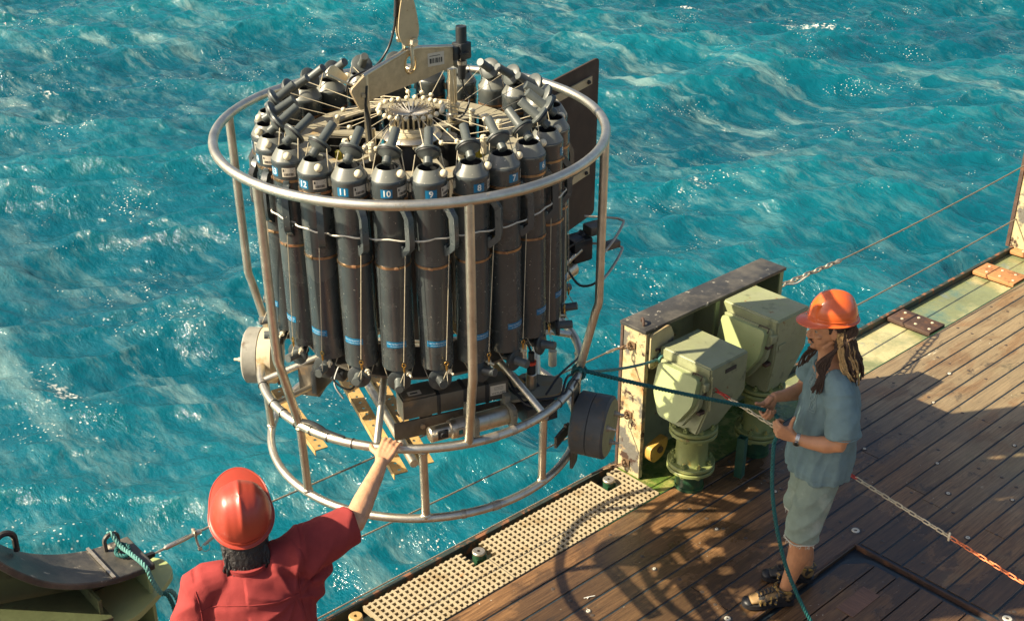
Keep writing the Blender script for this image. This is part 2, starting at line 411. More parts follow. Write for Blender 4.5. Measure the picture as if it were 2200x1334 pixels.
    fo_ = N.new('ShaderNodeBsdfDiffuse'); fo_.inputs['Color'].default_value = (.80, .78, .68, 1)
    mf = N.new('ShaderNodeMixShader'); L.new(foam, mf.inputs[0]); L.new(mx.outputs[0], mf.inputs[1]); L.new(fo_.outputs[0], mf.inputs[2])
    N.remove(p); L.new(mf.outputs[0], N['Material Output'].inputs['Surface'])
    return m
def build_sea():
    SZ, Nn, Z0 = 44.0, 840, -3.0
    rs = np.random.RandomState(11)
    k1 = np.fft.fftfreq(Nn, SZ / Nn) * 2 * np.pi; kx, ky = np.meshgrid(k1, k1, indexing='ij'); k = np.hypot(kx, ky); k[0, 0] = 1e-6
    wd = np.array([math.cos(1.02), math.sin(1.02)])       # waves run down along this heading
    Lw = 1.5
    cosf = (kx * wd[0] + ky * wd[1]) / k
    P = np.exp(-1 / (k * Lw) ** 2) / k ** 3.6 * (0.06 + cosf ** 4) * np.exp(-(k * .035) ** 2); P[0, 0] = 0
    P[k < 2 * np.pi / 12] *= .4
    h = (rs.normal(size=k.shape) + 1j * rs.normal(size=k.shape)) * np.sqrt(P)
    H = np.real(np.fft.ifft2(h)); s = 0.165 / H.std(); H *= s
    Dx = np.real(np.fft.ifft2(1j * kx / k * h)) * s; Dy = np.real(np.fft.ifft2(1j * ky / k * h)) * s
    x0, y0 = -6.0, 4.6
    xs = x0 + np.arange(Nn + 1) * SZ / Nn; ys = y0 + np.arange(Nn + 1) * SZ / Nn
    X, Y = np.meshgrid(xs, ys, indexing='ij')
    pad = lambda a: np.pad(a, ((0, 1), (0, 1)), mode='wrap')
    ed = np.minimum.reduce([X - x0, x0 + SZ - X, Y - y0, y0 + SZ - Y]); fade = np.clip(ed / 1.0, 0, 1)
    fy = np.where(ed < 1, fade, 1)
    co = np.stack([X + pad(Dx) * .72 * fy, Y + pad(Dy) * .72 * fy, Z0 + pad(H) * fy], -1).reshape(-1, 3)
    me = bpy.data.meshes.new('sea'); nv = (Nn + 1) ** 2
    i, j = np.meshgrid(np.arange(Nn), np.arange(Nn), indexing='ij'); a = i * (Nn + 1) + j
    fs = np.stack([a, a + Nn + 1, a + Nn + 2, a + 1], -1).reshape(-1, 4)
    # flat skirt out to the horizon, joined at the patch border
    B = 9000.0
    ex = [(-B, -B), (B, -B), (B, B), (-B, B)]; co = np.vstack([co, [(x, y, Z0) for x, y in ex]])
    c00, c10, c11, c01 = 0, Nn * (Nn + 1), Nn * (Nn + 1) + Nn, Nn
    skirt = [(nv, nv + 1, c10, c00), (nv + 1, nv + 2, c11, c10), (nv + 2, nv + 3, c01, c11), (nv + 3, nv, c00, c01)]
    fs = np.vstack([fs, skirt])
    me.vertices.add(len(co)); me.vertices.foreach_set('co', co.ravel().astype(np.float32))
    me.loops.add(len(fs) * 4); me.loops.foreach_set('vertex_index', fs.ravel().astype(np.int32))
    me.polygons.add(len(fs)); me.polygons.foreach_set('loop_start', np.arange(len(fs), dtype=np.int32) * 4)
    me.polygons.foreach_set('use_smooth', np.ones(len(fs), bool))
    me.update(calc_edges=True)
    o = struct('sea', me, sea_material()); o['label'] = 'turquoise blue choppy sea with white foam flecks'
build_sea()

# ================================================================== DECK
def wood_material(name='deck_wood', dark=1.0):
    m = bpy.data.materials.new(name); m.use_nodes = True; nt = m.node_tree; N = nt.nodes; L = nt.links; p = N['Principled BSDF']
    g = N.new('ShaderNodeNewGeometry'); oi = N.new('ShaderNodeObjectInfo')
    def noise(scale, det=5, rough=.6, sx=(1, 1, 1), off=False, dist=0.):
        mp = N.new('ShaderNodeMapping'); mp.inputs['Scale'].default_value = sx; src = g.outputs['Position']
        if off:
            s3 = N.new('ShaderNodeVectorMath'); s3.operation = 'SCALE'; s3.inputs[0].default_value = (31, 17, 9); L.new(oi.outputs['Random'], s3.inputs['Scale'])
            a = N.new('ShaderNodeVectorMath'); L.new(src, a.inputs[0]); L.new(s3.outputs[0], a.inputs[1]); src = a.outputs[0]
        L.new(src, mp.inputs[0]); n = N.new('ShaderNodeTexNoise'); n.inputs['Scale'].default_value = scale; n.inputs['Detail'].default_value = det
        n.inputs['Roughness'].default_value = rough; n.inputs['Distortion'].default_value = dist; L.new(mp.outputs[0], n.inputs['Vector']); return n.outputs['Fac']
    def rng(f, a, b, c=0., d=1.):
        r = N.new('ShaderNodeMapRange'); L.new(f, r.inputs[0])
        for i, x in enumerate((a, b, c, d)): r.inputs[i + 1].default_value = x
        return r.outputs[0]
    def mix(f, a, b, bt='MIX'):
        x = N.new('ShaderNodeMix'); x.data_type = 'RGBA'; x.blend_type = bt
        if hasattr(f, 'node'): L.new(f, x.inputs[0])
        else: x.inputs[0].default_value = f
        for s_, i in ((a, 6), (b, 7)):
            if hasattr(s_, 'node'): L.new(s_, x.inputs[i])
            else: x.inputs[i].default_value = (*s_, 1)
        return x.outputs[2]
    grain = rng(noise(3.5, 9, .72, (1, 22, 1), True, .3), .34, .66)
    c = mix(grain, (.080, .038, .016), (.27, .145, .060))
    fine = rng(noise(14, 6, .7, (1, 16, 1), True), .52, .72)
    c = mix(fine, c, (.06, .03, .014))
    hs = N.new('ShaderNodeHueSaturation'); L.new(rng(oi.outputs['Random'], 0, 1, .66, 1.28), hs.inputs['Value']); L.new(c, hs.inputs['Color']); c = hs.outputs[0]
    # dry, bleached area further along the deck
    ss = N.new('ShaderNodeSeparateXYZ'); L.new(g.outputs['Position'], ss.inputs[0])
    a = N.new('ShaderNodeMath'); a.operation = 'MULTIPLY_ADD'; a.inputs[1].default_value = 2.4; L.new(noise(.9, 5, .6), a.inputs[0]); L.new(ss.outputs[0], a.inputs[2])
    dry = rng(a.outputs[0], 6.9, 8.3)
    d2 = rng(noise(2.1, 6, .62, (1, 2.2, 1), False, .5), .50, .62)
    dd = N.new('ShaderNodeMath'); dd.operation = 'MULTIPLY'; L.new(dry, dd.inputs[0]); L.new(rng(d2, 0, 1, .95, .35), dd.inputs[1])
    c = mix(dd.outputs[0], c, mix(grain, (.17, .125, .070), (.31, .235, .135)))
    pale = rng(noise(1.7, 7, .66, (.8, 3, 1), False, .7), .66, .71)
    pl = N.new('ShaderNodeMath'); pl.operation = 'MULTIPLY'; L.new(pale, pl.inputs[0]); L.new(dry, pl.inputs[1])
    c = mix(pl.outputs[0], c, (.58, .50, .34))
    # grey-green lichen smears and dark spots
    spot = rng(noise(3.6, 8, .72, (1, 1.6, 1), False, .4), .59, .65)
    c = mix(rng(spot, 0, 1, 0, .7), c, (.035, .030, .024))
    alg = rng(noise(1.25, 8, .72), .57, .66)
    c = mix(rng(alg, 0, 1, 0, .45), c, (.20, .17, .09))
    fl = rng(noise(46, 2, .5), .735, .75); c = mix(rng(fl, 0, 1, 0, .8), c, (.55, .52, .42))
    # damp: darker, glossier
    wet = rng(noise(.9, 7, .62, (1, 1.5, 1), False, .3), .455, .50)
    w2 = N.new('ShaderNodeMath'); w2.operation = 'MULTIPLY'; L.new(wet, w2.inputs[0]); L.new(rng(dry, 0, 1, 1, .1), w2.inputs[1]); wetm = w2.outputs[0]
    c = mix(rng(wetm, 0, 1, 0, .55), c, (.028, .022, .016))
    L.new(c, p.inputs['Base Color'])
    L.new(rng(wetm, 0, 1, .42, .17), p.inputs['Roughness'])
    p.inputs['Specular IOR Level'].default_value = .5
    b = N.new('ShaderNodeBump'); b.inputs['Strength'].default_value = .35; b.inputs['Distance'].default_value = .006
    L.new(noise(5, 8, .7, (1, 20, 1), True, .3), b.inputs['Height']); L.new(b.outputs[0], p.inputs['Normal'])
    return m
M['wood'] = wood_material()
M['woodp'] = mat('reddish_patch_wood', (.17, .085, .05), .45, 0, .3, 8, bump=.2, stretch=(10, 1, 1))
YE, PW = 3.90, 0.138                 # outer plank edge, plank pitch
HX0, HX1, HY0, HY1 = 2.6, 5.215, 1.25, 2.815   # hatch opening

deck = root('deck', (0, 0, 0), None, None); deck['kind'] = 'structure'
# bedding under the planks (the dark seams are its caulk)
b = MB(); b.boxmm((-6, -4, -.10), (HX0, YE, -.0045)); b.boxmm((HX1, -4, -.10), (16, YE, -.0045))
b.boxmm((HX0, HY1, -.10), (HX1, YE, -.0045)); b.boxmm((HX0, -4, -.10), (HX1, HY0, -.0045))
b.obj('seam_bed', M['caulk'], deck, 0)
def plank_mesh(L, W=PW - .011, T=.03):
    m_ = MB(); e = .0025
    prof = [(-W / 2, -T), (W / 2, -T), (W / 2, -e), (W / 2 - e, 0), (-W / 2 + e, 0), (-W / 2, -e)]
    vv = [(x, y, z) for x in (-L / 2, L / 2) for y, z in prof]; n = 6
    ff = [list(range(n)), list(range(n, 2 * n))[::-1]] + [[i, (i + 1) % n, n + (i + 1) % n, n + i] for i in range(n)]
    m_.add(vv, ff); return m_.mesh('plank', 0)
PM = {}
rp = random.Random(5)
beams = [3.65 + .565 * i for i in range(-9, 18)]
def place_plank(x0, x1, y, parent, z=0.0):
    L = round(x1 - x0 - .006, 3)
    if L not in PM:
        PM[L] = plank_mesh(L); PM[L].materials.append(M['wood'])
    o = bpy.data.objects.new('plank', PM[L]); col.objects.link(o); o.parent = parent
    o.location = ((x0 + x1) / 2, y, z + rp.uniform(-.0012, .0012)); return o
fixed_butts = {3: [4.53], 4: [6.10], 7: [5.96]}
plugs = MB()
for r_ in range(24):
    y = YE - PW * (r_ + .5)
    cuts = [-2.0]
    fb = fixed_butts.get(r_, [])
    while cuts[-1] < 13.5:
        nx = cuts[-1] + rp.choice([2.26, 2.825, 3.39, 3.955])
        cuts.append(nx)
    if fb: cuts = [-2.0, fb[0] - 3.1, fb[0], fb[0] + 3.6, fb[0] + 7.2, 14.]
    cuts[-1] = 14.0
    for a, b_ in zip(cuts[:-1], cuts[1:]):
        segs = [(a, b_)]
        if HY0 < y < HY1:
            segs = [(s0, s1) for s0, s1 in ((a, min(b_, HX0 - .03)), (max(a, HX1 + .03), b_)) if s1 - s0 > .15]
        for s0, s1 in segs: place_plank(s0, s1, y, deck)
    for i, bx in enumerate(beams):
        if HY0 < y < HY1 and HX0 - .05 < bx < HX1 + .05: continue
        if (i + r_) % 2 == 0 or rp.random() < .35:
            plugs.lathe([(0, .0014), (.0105, .0014), (.0125, .0)], 10, (bx + rp.uniform(-.02, .02), y + rp.uniform(-.015, .015), 0), close=False)
o = plugs.obj('wood_plug', M['plug'], deck); o['kind'] = 'stuff'
b = MB()                                     # far part of the deck, outside the picture
for r_ in range(24, 56):
    y = YE - PW * (r_ + .5); b.boxmm((-6, y - PW / 2 + .005, -.03), (16, y + PW / 2 - .005, 0))
for r_ in range(24):
    y = YE - PW * (r_ + .5); b.boxmm((-6, y - PW / 2 + .005, -.03), (-2.01, y + PW / 2 - .005, 0)); b.boxmm((14.01, y - PW / 2 + .005, -.03), (16, y + PW / 2 - .005, 0))
o = b.obj('plank_field', M['wood'], deck, 0); o['kind'] = 'stuff'
# ring-headed deck bolts
bolts = [(5.33, 2.88, .024), (5.12, 3.03, .010), (6.33, 2.93, .010), (6.13, 3.34, .010), (6.08, 2.71, .012), (6.31, 2.41, .010), (5.76, 2.40, .013), (5.27, 1.90, .026),
         (4.73, 3.44, .010), (4.18, 3.44, .010), (3.65, 3.44, .012), (4.16, 2.90, .018), (5.30, 3.44, .010), (7.46, 3.49, .013), (5.86, 3.44, .010), (7.0, 3.35, .009), (6.9, 2.7, .01), (7.6, 2.9, .01)]
for i, (x, y, r) in enumerate(bolts):
    m_ = MB(); m_.mi = 1
    m_.lathe([(r * 1.55, .0015), (r * 1.75, 0), (r * 1.55, .0015)], 18, (x, y, 0), close=False)
    m_.lathe([(0, .0012), (r * 1.6, .0012), (r * 1.8, 0)], 18, (x, y, 0), close=False)
    m_.mi = 0; m_.lathe([(r * .38, .002), (r * .42, .0058), (r * .9, .0058), (r, .0015)], 18, (x, y, 0), close=False)
    m_.obj('deck_bolt', [M['washer'], M['plug']], deck)

# ------------------------------------------------------------------ hatch let into the deck
hatch = root('deck_hatch', ((HX0 + HX1) / 2, (HY0 + HY1) / 2, -.03), 'flush deck hatch of dark wet planks beside the feet of the dreadlocked person', 'hatch')
hx, hy = hatch.location.x, hatch.location.y
b = MB(); b.boxmm((HX0 + .002 - hx, HY0 + .002 - hy, -.06), (HX1 - .002 - hx, HY1 - .002 - hy, .004))
b.obj('hatch_pan', M['caulk'], hatch, 0)
b = MB()                                     # rusty coaming lip round the opening
for a, c_ in (((HX0 - .012, HY1 - .006), (HX1 + .012, HY1 + .006)), ((HX1 - .006, HY0), (HX1 + .006, HY1 - .006)), ((HX0 - .012, HY0 - .006), (HX1 + .012, HY0 + .0)), ((HX0 - .012, HY0), (HX0, HY1 - .006))):
    b.boxmm((a[0] - hx, a[1] - hy, .0), (c_[0] - hx, c_[1] - hy, .033))
b.obj('coaming', M['rustdark'], hatch, 0)
x0, x1, y0, y1 = HX0 + .04 - hx, HX1 - .045 - hx, HY0 + .04 - hy, HY1 - .045 - hy
b = MB(); b.prism(rpoly([(x0, y0), (x1, y0), (x1, y1), (x0, y1)], .16, 6), .016, (0, 0, .016), (1, 0, 0), (0, 1, 0))
b.obj('hatch_plate', M['caulk'], hatch, 0)
k = 0
yy = y1 - .02
while yy - PW > y0:
    inset = .10 if k == 0 else (.02 if k == 1 else 0)
    w0, w1 = yy - PW + .009, yy
    L_ = (x0 + .02, x1 - .02 - inset)
    cuts = [L_[0], L_[0] + .9 + .37 * (k % 3), L_[1]] if k % 2 == 0 else [L_[0], L_[1] - .55 - .2 * (k % 3), L_[1]]
    for a, c_ in zip(cuts[:-1], cuts[1:]):
        m_ = MB()
        poly = [(a, w0), (c_ - .006, w0), (c_ - .006, w1), (a, w1)]
        if k == 0 and c_ == cuts[-1]: poly = [(a, w0), (c_ + .075, w0), (c_ + .06, w0 + .045), (c_ - .05, w1), (a, w1)]
        m_.prism(poly, .014, (0, 0, .0275), (1, 0, 0), (0, 1, 0)); m_.obj('plank', M['wood'], hatch, 0)
    yy -= PW; k += 1
m_ = MB(); m_.boxmm((4.66 - hx, 2.455 - hy, .03), (4.92 - hx, 2.56 - hy, .0375)); m_.obj('patch_board', M['woodp'], hatch, 0)

# ------------------------------------------------------------------ hull side, waterway gutter, edge strip
b = MB(); b.boxmm((-6, 4.02, -4.5), (16, 4.335, -.085)); b.boxmm((-6, -4, -4.5), (16, 4.02, -.102))
struct('hull_side', b.mesh('hull', 0), M['hull'])
b = MB(); b.boxmm((-6, 4.315, -.084), (16, 4.342, .004)); b.boxmm((-6, 4.342, -.03), (16, 4.352, -.012))
struct('deck_edge_strip', b.mesh('edge', 0), M['edge'])
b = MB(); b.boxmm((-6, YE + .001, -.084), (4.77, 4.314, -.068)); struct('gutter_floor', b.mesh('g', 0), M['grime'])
b = MB(); b.boxmm((4.772, YE + .001, -.084), (6.4, 4.314, -.012)); struct('green_steel_deck', b.mesh('g', 0), M['deckgreen'])
def water_gutter_material():
    m = mat('painted_gutter_under_water', (.20, .22, .105), .16, 0, .2, 3, bump=.35, bscale=11, stretch=(1, 1, 1),
            layers=[((.10, .17, .13), 2.1, .50, .62, .08, 0), ((.48, .42, .22), 1.25, .50, .60, .3, 0), ((.38, .16, .05), 5, .66, .70, .5, 0), ((.16, .20, .18), 1.7, .60, .66, .1, 0)], spec=.6)
    return m
b = MB(); b.boxmm((6.402, YE + .001, -.084), (16, 4.314, -.05)); struct('gutter_water', b.mesh('g', 0), water_gutter_material())
b = MB(); b.boxmm((4.2, YE - .0005, -.02), (16, YE + .006, -.002)); struct('gutter_lip', b.mesh('g', 0), M['darkgreen'])
b = MB(); b.box((5.02, 3.865, .0025), (.5, .02, .003)); 
# green paint running over the first boards below the ventilator
# ------------------------------------------------------------------ riveted doubler plates across the gutter
def rivet_plate(x0, x1, ma, label):
    r = root('riveted_plate', ((x0 + x1) / 2, 4.115, -.05), label, 'deck plate', 'riveted plates bridging the gutter'); w = x1 - x0
    m_ = MB(); m_.box((0, 0, .035), (w, .375, .034), None, .004); m_.obj('plate_body', ma, r)
    for i in range(2):
        for j in range(3):
            m_ = MB(); m_.ball((0, 0, 0), .014, 10, sc_=(1, 1, .55)); m_.obj('rivet', M['riv'], r, loc=(-w / 4 + i * w / 2, .11 - j * .12 + (.02 if i else -.02), .053))
rivet_plate(7.93, 8.16, M['rustdark'], 'dark brown riveted plate across the gutter, nearest the orange hat')
rivet_plate(9.27, 9.52, M['rustorange'], 'orange rusty riveted plate across the gutter, middle of the three')
rivet_plate(9.93, 10.16, M['rustorange'], 'rusty riveted plate at the foot of the peeling post on the right')

# ------------------------------------------------------------------ moulded walkway grating, three panels
def grating(x0, x1, ya, yb, label, notch=None):
    r = root('walkway_grating', (x0, ya, -.03), label, 'grating', 'moulded grating panels along the deck edge')
    px, py = .0375, .0375; m_ = MB(); t = .0046; H_ = .036
    nx = round((x1 - x0) / px); ny = round((yb - ya) / py)
    px = (x1 - x0) / nx; py = (yb - ya) / ny
    def inn(x, y):
        for (a, b2, c_) in (notch or []):
            if a < x + x0 < b2 and y + ya > c_: return True
        return False
    for i in range(nx + 1):
        x = i * px; yt = yb - ya + .012
        cut = [c_ for (a, b2, c_) in (notch or []) if a < x + x0 < b2]
        if cut: yt = cut[0] - ya
        prof = [(-t * .75, -H_), (t * .75, -H_), (t * 1.45, 0), (-t * 1.45, 0)]
        m_.add([(x + a, y, z) for y in (0, yt) for a, z in prof], [[0, 1, 2, 3], [7, 6, 5, 4], [0, 4, 5, 1], [1, 5, 6, 2], [2, 6, 7, 3], [3, 7, 4, 0]])
    for j in range(ny + 1):
        y = j * py
        for i in range(nx):
            xm = (i + .5) * px
            if inn(xm, y): continue
            a, b2 = i * px + t, (i + 1) * px - t
            prof = [(-t * .75, -H_), (t * .75, -H_), (t * 1.35, -.0012), (-t * 1.35, -.0012)]
            m_.add([(x, y + q, z) for x in (a, b2) for q, z in prof], [[0, 4, 5, 1], [1, 5, 6, 2], [2, 6, 7, 3], [3, 7, 4, 0]])
    me = m_.mesh('grating', 0); o = link('grating_grid', me, r, M['frp']); o.location = (0, 0, .034)
    return r
N1 = [(3.45, 3.60, 4.13)]; N2 = [(4.53, 4.67, 4.13)]; N0 = [(2.60, 2.76, 4.13)]
grating(1.0, 2.755, YE + .012, 4.27, 'cream grating panel beside the red-shirted man, lowest along the deck edge', N0)
grating(2.775, 3.535, YE + .012, 4.27, 'short cream grating panel between the two green pegs, left part', [(3.45, 3.60, 4.13)])
grating(3.545, 4.745, YE + .012, 4.27, 'cream grating panel ending at the rust-streaked frame post', [(3.53, 3.60, 4.13)] + N2)
for (x, y, lb, gcol) in ((3.525, 4.20, 'green socket with pale lid midway along the grating', 'darkgreen'), (4.60, 4.20, 'green socket with pale lid beside the rusty frame post', 'darkgreen'), (2.68, 4.22, 'rusty yellow socket ring at the left end of the grating', 'gold')):
    r = root('deck_socket', (x, y, -.068), lb, 'deck socket')
    m_ = MB(); m_.lathe([(.037, 0), (.037, .085)], 20, close=False); m_.box((.0, -.012, .03), (.072, .03, .06)); m_.obj('socket_body', M[gcol], r)
    m_ = MB(); m_.lathe([(.010, .092), (.010, .098), (.034, .098), (.038, .094), (.038, .084), (.0, .084)], 22, close=False); m_.obj('socket_lid', M['galv'] if gcol != 'gold' else M['gold'], r)

# ------------------------------------------------------------------ peeling post at the far right
r = root('bulwark_post', (10.25, 4.33, 0), 'peeling cream and orange rusty steel post at the right edge beyond the gutter', 'post')
m_ = MB(); m_.boxmm((-.225, .04, -.005), (.6, .062, 1.02)); m_.obj('outer_plate', M['rustpost'], r, 0)
m_ = MB(); m_.boxmm((-.225, -.20, -.005), (-.205, .04, 1.02)); m_.obj('end_plate', M['rustpost'], r, 0)
m_ = MB(); m_.boxmm((-.24, -.215, 1.02), (.6, .075, 1.04)); m_.obj('cap_plate', M['capblack'], r, 0)
m_ = MB(); m_.boxmm((-.236, .03, -.005), (-.225, .062, 1.02)); m_.obj('edge_bead', M['rustdark'], r, 0)

sc_r = root('plastic_scrap', (3.735, 3.515, .001), 'tiny white forked plastic scrap lying on the boards near a ring bolt', 'debris')
m_ = MB(); m_.tube([(-.03, .012, .004), (.0, .0, .004), (.028, -.014, .004)], .0028, 6); m_.tube([(-.004, .002, .004), (-.022, -.004, .005)], .0022, 6); m_.obj('scrap_piece', M['white'], sc_r, 60)
# ================================================================== GREEN FRAME BEHIND THE VENTILATORS
FX0, FX1, FY0, FY1, FZ = 4.772, 6.13, 4.115, 4.30, 1.05
fr = root('bulwark_section', (5.45, 4.2, 0), 'green steel bulwark section with black top and rusty end, behind the two ventilators', 'bulwark')
def fo(name, m_, ma, sm=40): return m_.obj(name, ma, fr, sm)
X_ = Matrix.Translation((-5.45, -4.2, 0))
m_ = MB(); m_.X = X_; m_.boxmm((FX0 - .012, FY0 - .012, FZ - .022), (FX1 + .012, FY1 + .012, FZ), .003); fo('top_cap', m_, M['capblack'])
m_ = MB(); m_.X = X_; m_.boxmm((FX0, FY0, 0), (FX0 + .014, FY1 - .01, FZ - .023)); fo('end_plate', m_, M['rustpost'], 0)
m_ = MB(); m_.X = X_; m_.boxmm((FX0 - .002, FY1 - .009, -.03), (FX1, FY1 + .004, FZ - .024)); fo('outer_plate', m_, M['green'], 0)
m_ = MB(); m_.X = X_; m_.boxmm((FX0 - .006, FY1 - .012, -.08), (FX0 - .0025, FY1 + .008, FZ - .024)); fo('edge_bead', m_, M['rustdark'], 0)
m_ = MB(); m_.X = X_; m_.boxmm((FX0 - .002, FY0 - .010, 0), (FX0 + .03, FY0 - .0005, FZ - .024)); fo('end_flange', m_, M['rustpost'], 0)
for x in (5.44, 6.10):
    m_ = MB(); m_.X = X_; m_.boxmm((x, FY0 + .01, 0), (x + .014, FY1 - .0095, FZ - .024)); fo('stiffener', m_, M['green'], 0)
    m_ = MB(); m_.X = X_; m_.boxmm((x - .012, FY0 - .004, 0), (x + .026, FY0 + .0095, FZ - .024)); fo('stiffener_flange', m_, M['greenl'], 0)
# rusty upper lug plate with eye (rope is tied here) and yellow lower foot
m_ = MB(); m_.X = X_
m_.prism(rpoly([(0, 0), (.17, .02), (.215, -.07), (.17, -.21), (.06, -.24), (0, -.235)], .03), .016, (FX0 + .02, FY0 - .022, FZ - .03), (1, 0, 0), (0, 0, 1)); fo('lug_plate', m_, M['rustpost'])
m_ = MB(); m_.X = X_; m_.tube(arcpts((FX0 + .075, FY0 - .035, FZ - .175), .034, -2.6, 1.9, 14, (1, 0, 0), (0, 0, 1)), .0075, 8); fo('lug_eye', m_, M['rustdark'])
m_ = MB(); m_.X = X_; m_.tube(arcpts((FX0 + .055, (FY0 + FY1) / 2 - .02, FZ + .002), .030, 0, PI, 12, (.6, .8, 0), (0, 0, 1)), .0085, 8); fo('top_eye', m_, M['rustdark'])
m_ = MB(); m_.X = X_
m_.prism(rpoly([(0, 0), (.16, .035), (.16, -.03), (.12, -.10), (.04, -.12), (0, -.08)], .03), .05, (FX0 + .03, FY0 - .045, .235), (1, 0, 0), (0, 0, 1))
m_.lathe([(.008, 0), (.024, .004), (.024, .012), (.0, .012)], 14, (FX0 + .115, FY0 - .07, .20), (0, -1, 0), 1); fo('yellow_foot', m_, [M['orangeyellow'], M['rustdark']])
# shackle lugs on the end plate for the three guard wires
for z in (.915, .43, .075):
    m_ = MB(); m_.X = X_; m_.tube(arcpts((FX0 - .022, 4.21, z), .022, 0, 2 * PI, 14, (1, 0, 0), (0, .6, .8))[:-1], .006, 8, closed=True)
    m_.box((FX0 - .004, 4.21, z), (.010, .05, .045)); fo('wire_lug', m_, M['chainold'])
m_ = MB(); m_.X = X_; m_.tube(arcpts((FX1 + .035, 4.22, .84), .03, 0, 2 * PI, 14, (1, 0, 0), (0, .3, .95))[:-1], .009, 8, closed=True); m_.box((FX1 + .008, 4.22, .86), (.02, .05, .09)); fo('wire_lug', m_, M['hookpaint'])

# ------------------------------------------------------------------ gooseneck ventilators
def vent(cx, cy, zl, zu, x0, x1, y0, y1, zt, label, seed, tagplate=False):
    r = root('mushroom_ventilator', (cx, cy, -.012), label, 'ventilator', 'green ventilators by the bulwark'); L_ = Matrix.Translation((-cx, -cy, .012))
    rr = random.Random(seed)
    def mk(): m_ = MB(); m_.X = L_; return m_
    m_ = mk(); m_.lathe([(.092, -.012), (.092, .02), (.086, .02), (.086, zl - .05)], 28, (cx, cy, 0), close=False); m_.obj('base_pipe', M['darkgreen'], r)
    R_ = .148
    for z in (zl, zu):
        for dz, nm in ((-.030, 'flange'), (.004, 'flange')):
            m_ = mk(); m_.lathe([(.08, 0), (R_ - .004, 0), (R_, .004), (R_, .020), (R_ - .004, .024), (.08, .024)], 40, (cx, cy, z + dz)); m_.obj(nm, M['greenv'], r)
        for k in range(8):
            a = 2 * PI * k / 8 + .3
            m_ = mk(); p = (cx + .122 * math.cos(a), cy + .122 * math.sin(a), z)
            m_.lathe([(.017, .0281), (.017, .044), (.0, .046)], 6, p); m_.lathe([(.0085, .044), (.0085, .058), (0, .060)], 10, p); m_.lathe([(.017, -.046), (.017, -.0305), ], 6, p)
            m_.obj('bolt', M['greenv'], r)
    m_ = mk(); m_.lathe([(.108, zl + .028), (.100, zl + .05), (.098, zu - .06), (.108, zu - .031)], 32, (cx, cy, 0), close=False); m_.obj('neck', M['greenv'], r)
    # cowl: upright box above, tapering to the neck below
    zb = zt - .27; z2 = zu + .03
    t = .10; top = [(x0, y0), (x1, y0), (x1, y1), (x0, y1)]; bot = [(cx - .105, cy - .105), (cx + .105, cy - .105), (cx + .105, cy + .105), (cx - .105, cy + .105)]
    bm = bmesh.new()
    vs_ = [bm.verts.new((*p, zt)) for p in top] + [bm.verts.new((*p, zb)) for p in top] + [bm.verts.new((*p, z2)) for p in bot]
    bm.faces.new(vs_[0:4]); bm.faces.new(vs_[8:12][::-1])
    for a in (0, 4):
        for i in range(4): j = (i + 1) % 4; bm.faces.new((vs_[a + j], vs_[a + i], vs_[a + 4 + i], vs_[a + 4 + j]))
    bmesh.ops.recalc_face_normals(bm, faces=bm.faces); bmesh.ops.bevel(bm, geom=bm.edges[:], offset=.010, segments=3, affect='EDGES')
    bmesh.ops.transform(bm, matrix=L_, verts=bm.verts)
    me = bpy.data.meshes.new('cowl'); bm.to_mesh(me); bm.free(); me.polygons.foreach_set('use_smooth', [True] * len(me.polygons)); me.set_sharp_from_angle(angle=math.radians(35))
    cw = link('cowl', me, r, M['green'])
    # hinged closing flap with its frame on the side facing the rosette
    ym = (y0 + y1) / 2 - .01; hw = (y1 - y0) / 2 - .03
    def hexa(s): return [(-hw * s, .02), (-hw * s, -.17 * s), (-hw * .45 * s, -.33 * s), (hw * .45 * s, -.33 * s), (hw * s, -.17 * s), (hw * s, .02)]
    ex, ey = V(0, -1, 0), V(.24, 0, 1).normalized()
    o_ = V(x0 - .012, ym, zt - .08)
    m_ = mk(); m_.prism(rpoly(hexa(1.0), .02), .035, o_, ex, ey); m_.obj('flap_seat', M['green'], r)
    m_ = mk(); m_.prism(rpoly(hexa(.9), .03), .045, o_ + V(-.042, 0, .0), ex, ey); m_.obj('closing_flap', M['greenl'], r)
    m_ = mk(); m_.tube([(x0 - .045, ym - hw * .9, zt - .075), (x0 - .03, ym - hw * .9, zt - .05), (x0 - .03, ym - hw * .5, zt - .05), (x0 - .045, ym - hw * .5, zt - .075)], .004, 6); m_.obj('hinge_pin', M['rustdark'], r)
    m_ = mk(); m_.boxmm((x0 - .04, ym - hw - .02, zt - .14), (x0 + .02, ym - hw + .01, zt - .09), .004); m_.obj('hinge_block', M['green'], r)
    m_ = mk(); m_.boxmm((x0 + .03, y0 - .006, zt - .20), (x0 + .10, y0 - .0005, zt - .17)); m_.obj('hinge_block', M['green'], r)
    # shallow side case on the face towards the deck (clamps)
    if tagplate:
        m_ = mk(); m_.boxmm((x0 + .135, y0 - .004, zt - .075), (x0 + .235, y0 - .0005, zt - .050)); m_.obj('name_tag', M['ink'], r)
        m_ = mk(); m_.tube([(x0 + .008, y0 - .008, zt - .05), (x0 + .008, y0 - .008, zt - .28)], .006, 8); m_.obj('edge_rod', M['green'], r)
    for dz in (.03, -.09):
        m_ = mk(); m_.box((x0 - .03, y0 + .03, zt - .20 + dz), (.05, .03, .02), None, .003); m_.obj('dog_clamp', M['rustdark'], r)
    return r
vent(4.955, 3.845, .17, .425, 4.865, 5.215, 3.68, 4.075, .93, 'green ventilator nearest the grating, its closing flap lit by the sun', 1, True)
vent(5.575, 3.81, .17, .49, 5.47, 5.80, 3.67, 4.095, 1.035, 'taller green ventilator behind the hands of the man in the orange hat', 2)
r = root('tube_stub', (5.27, 3.70, -.012), 'short square dark green tube standing open-ended between the ventilators', 'tube stub')
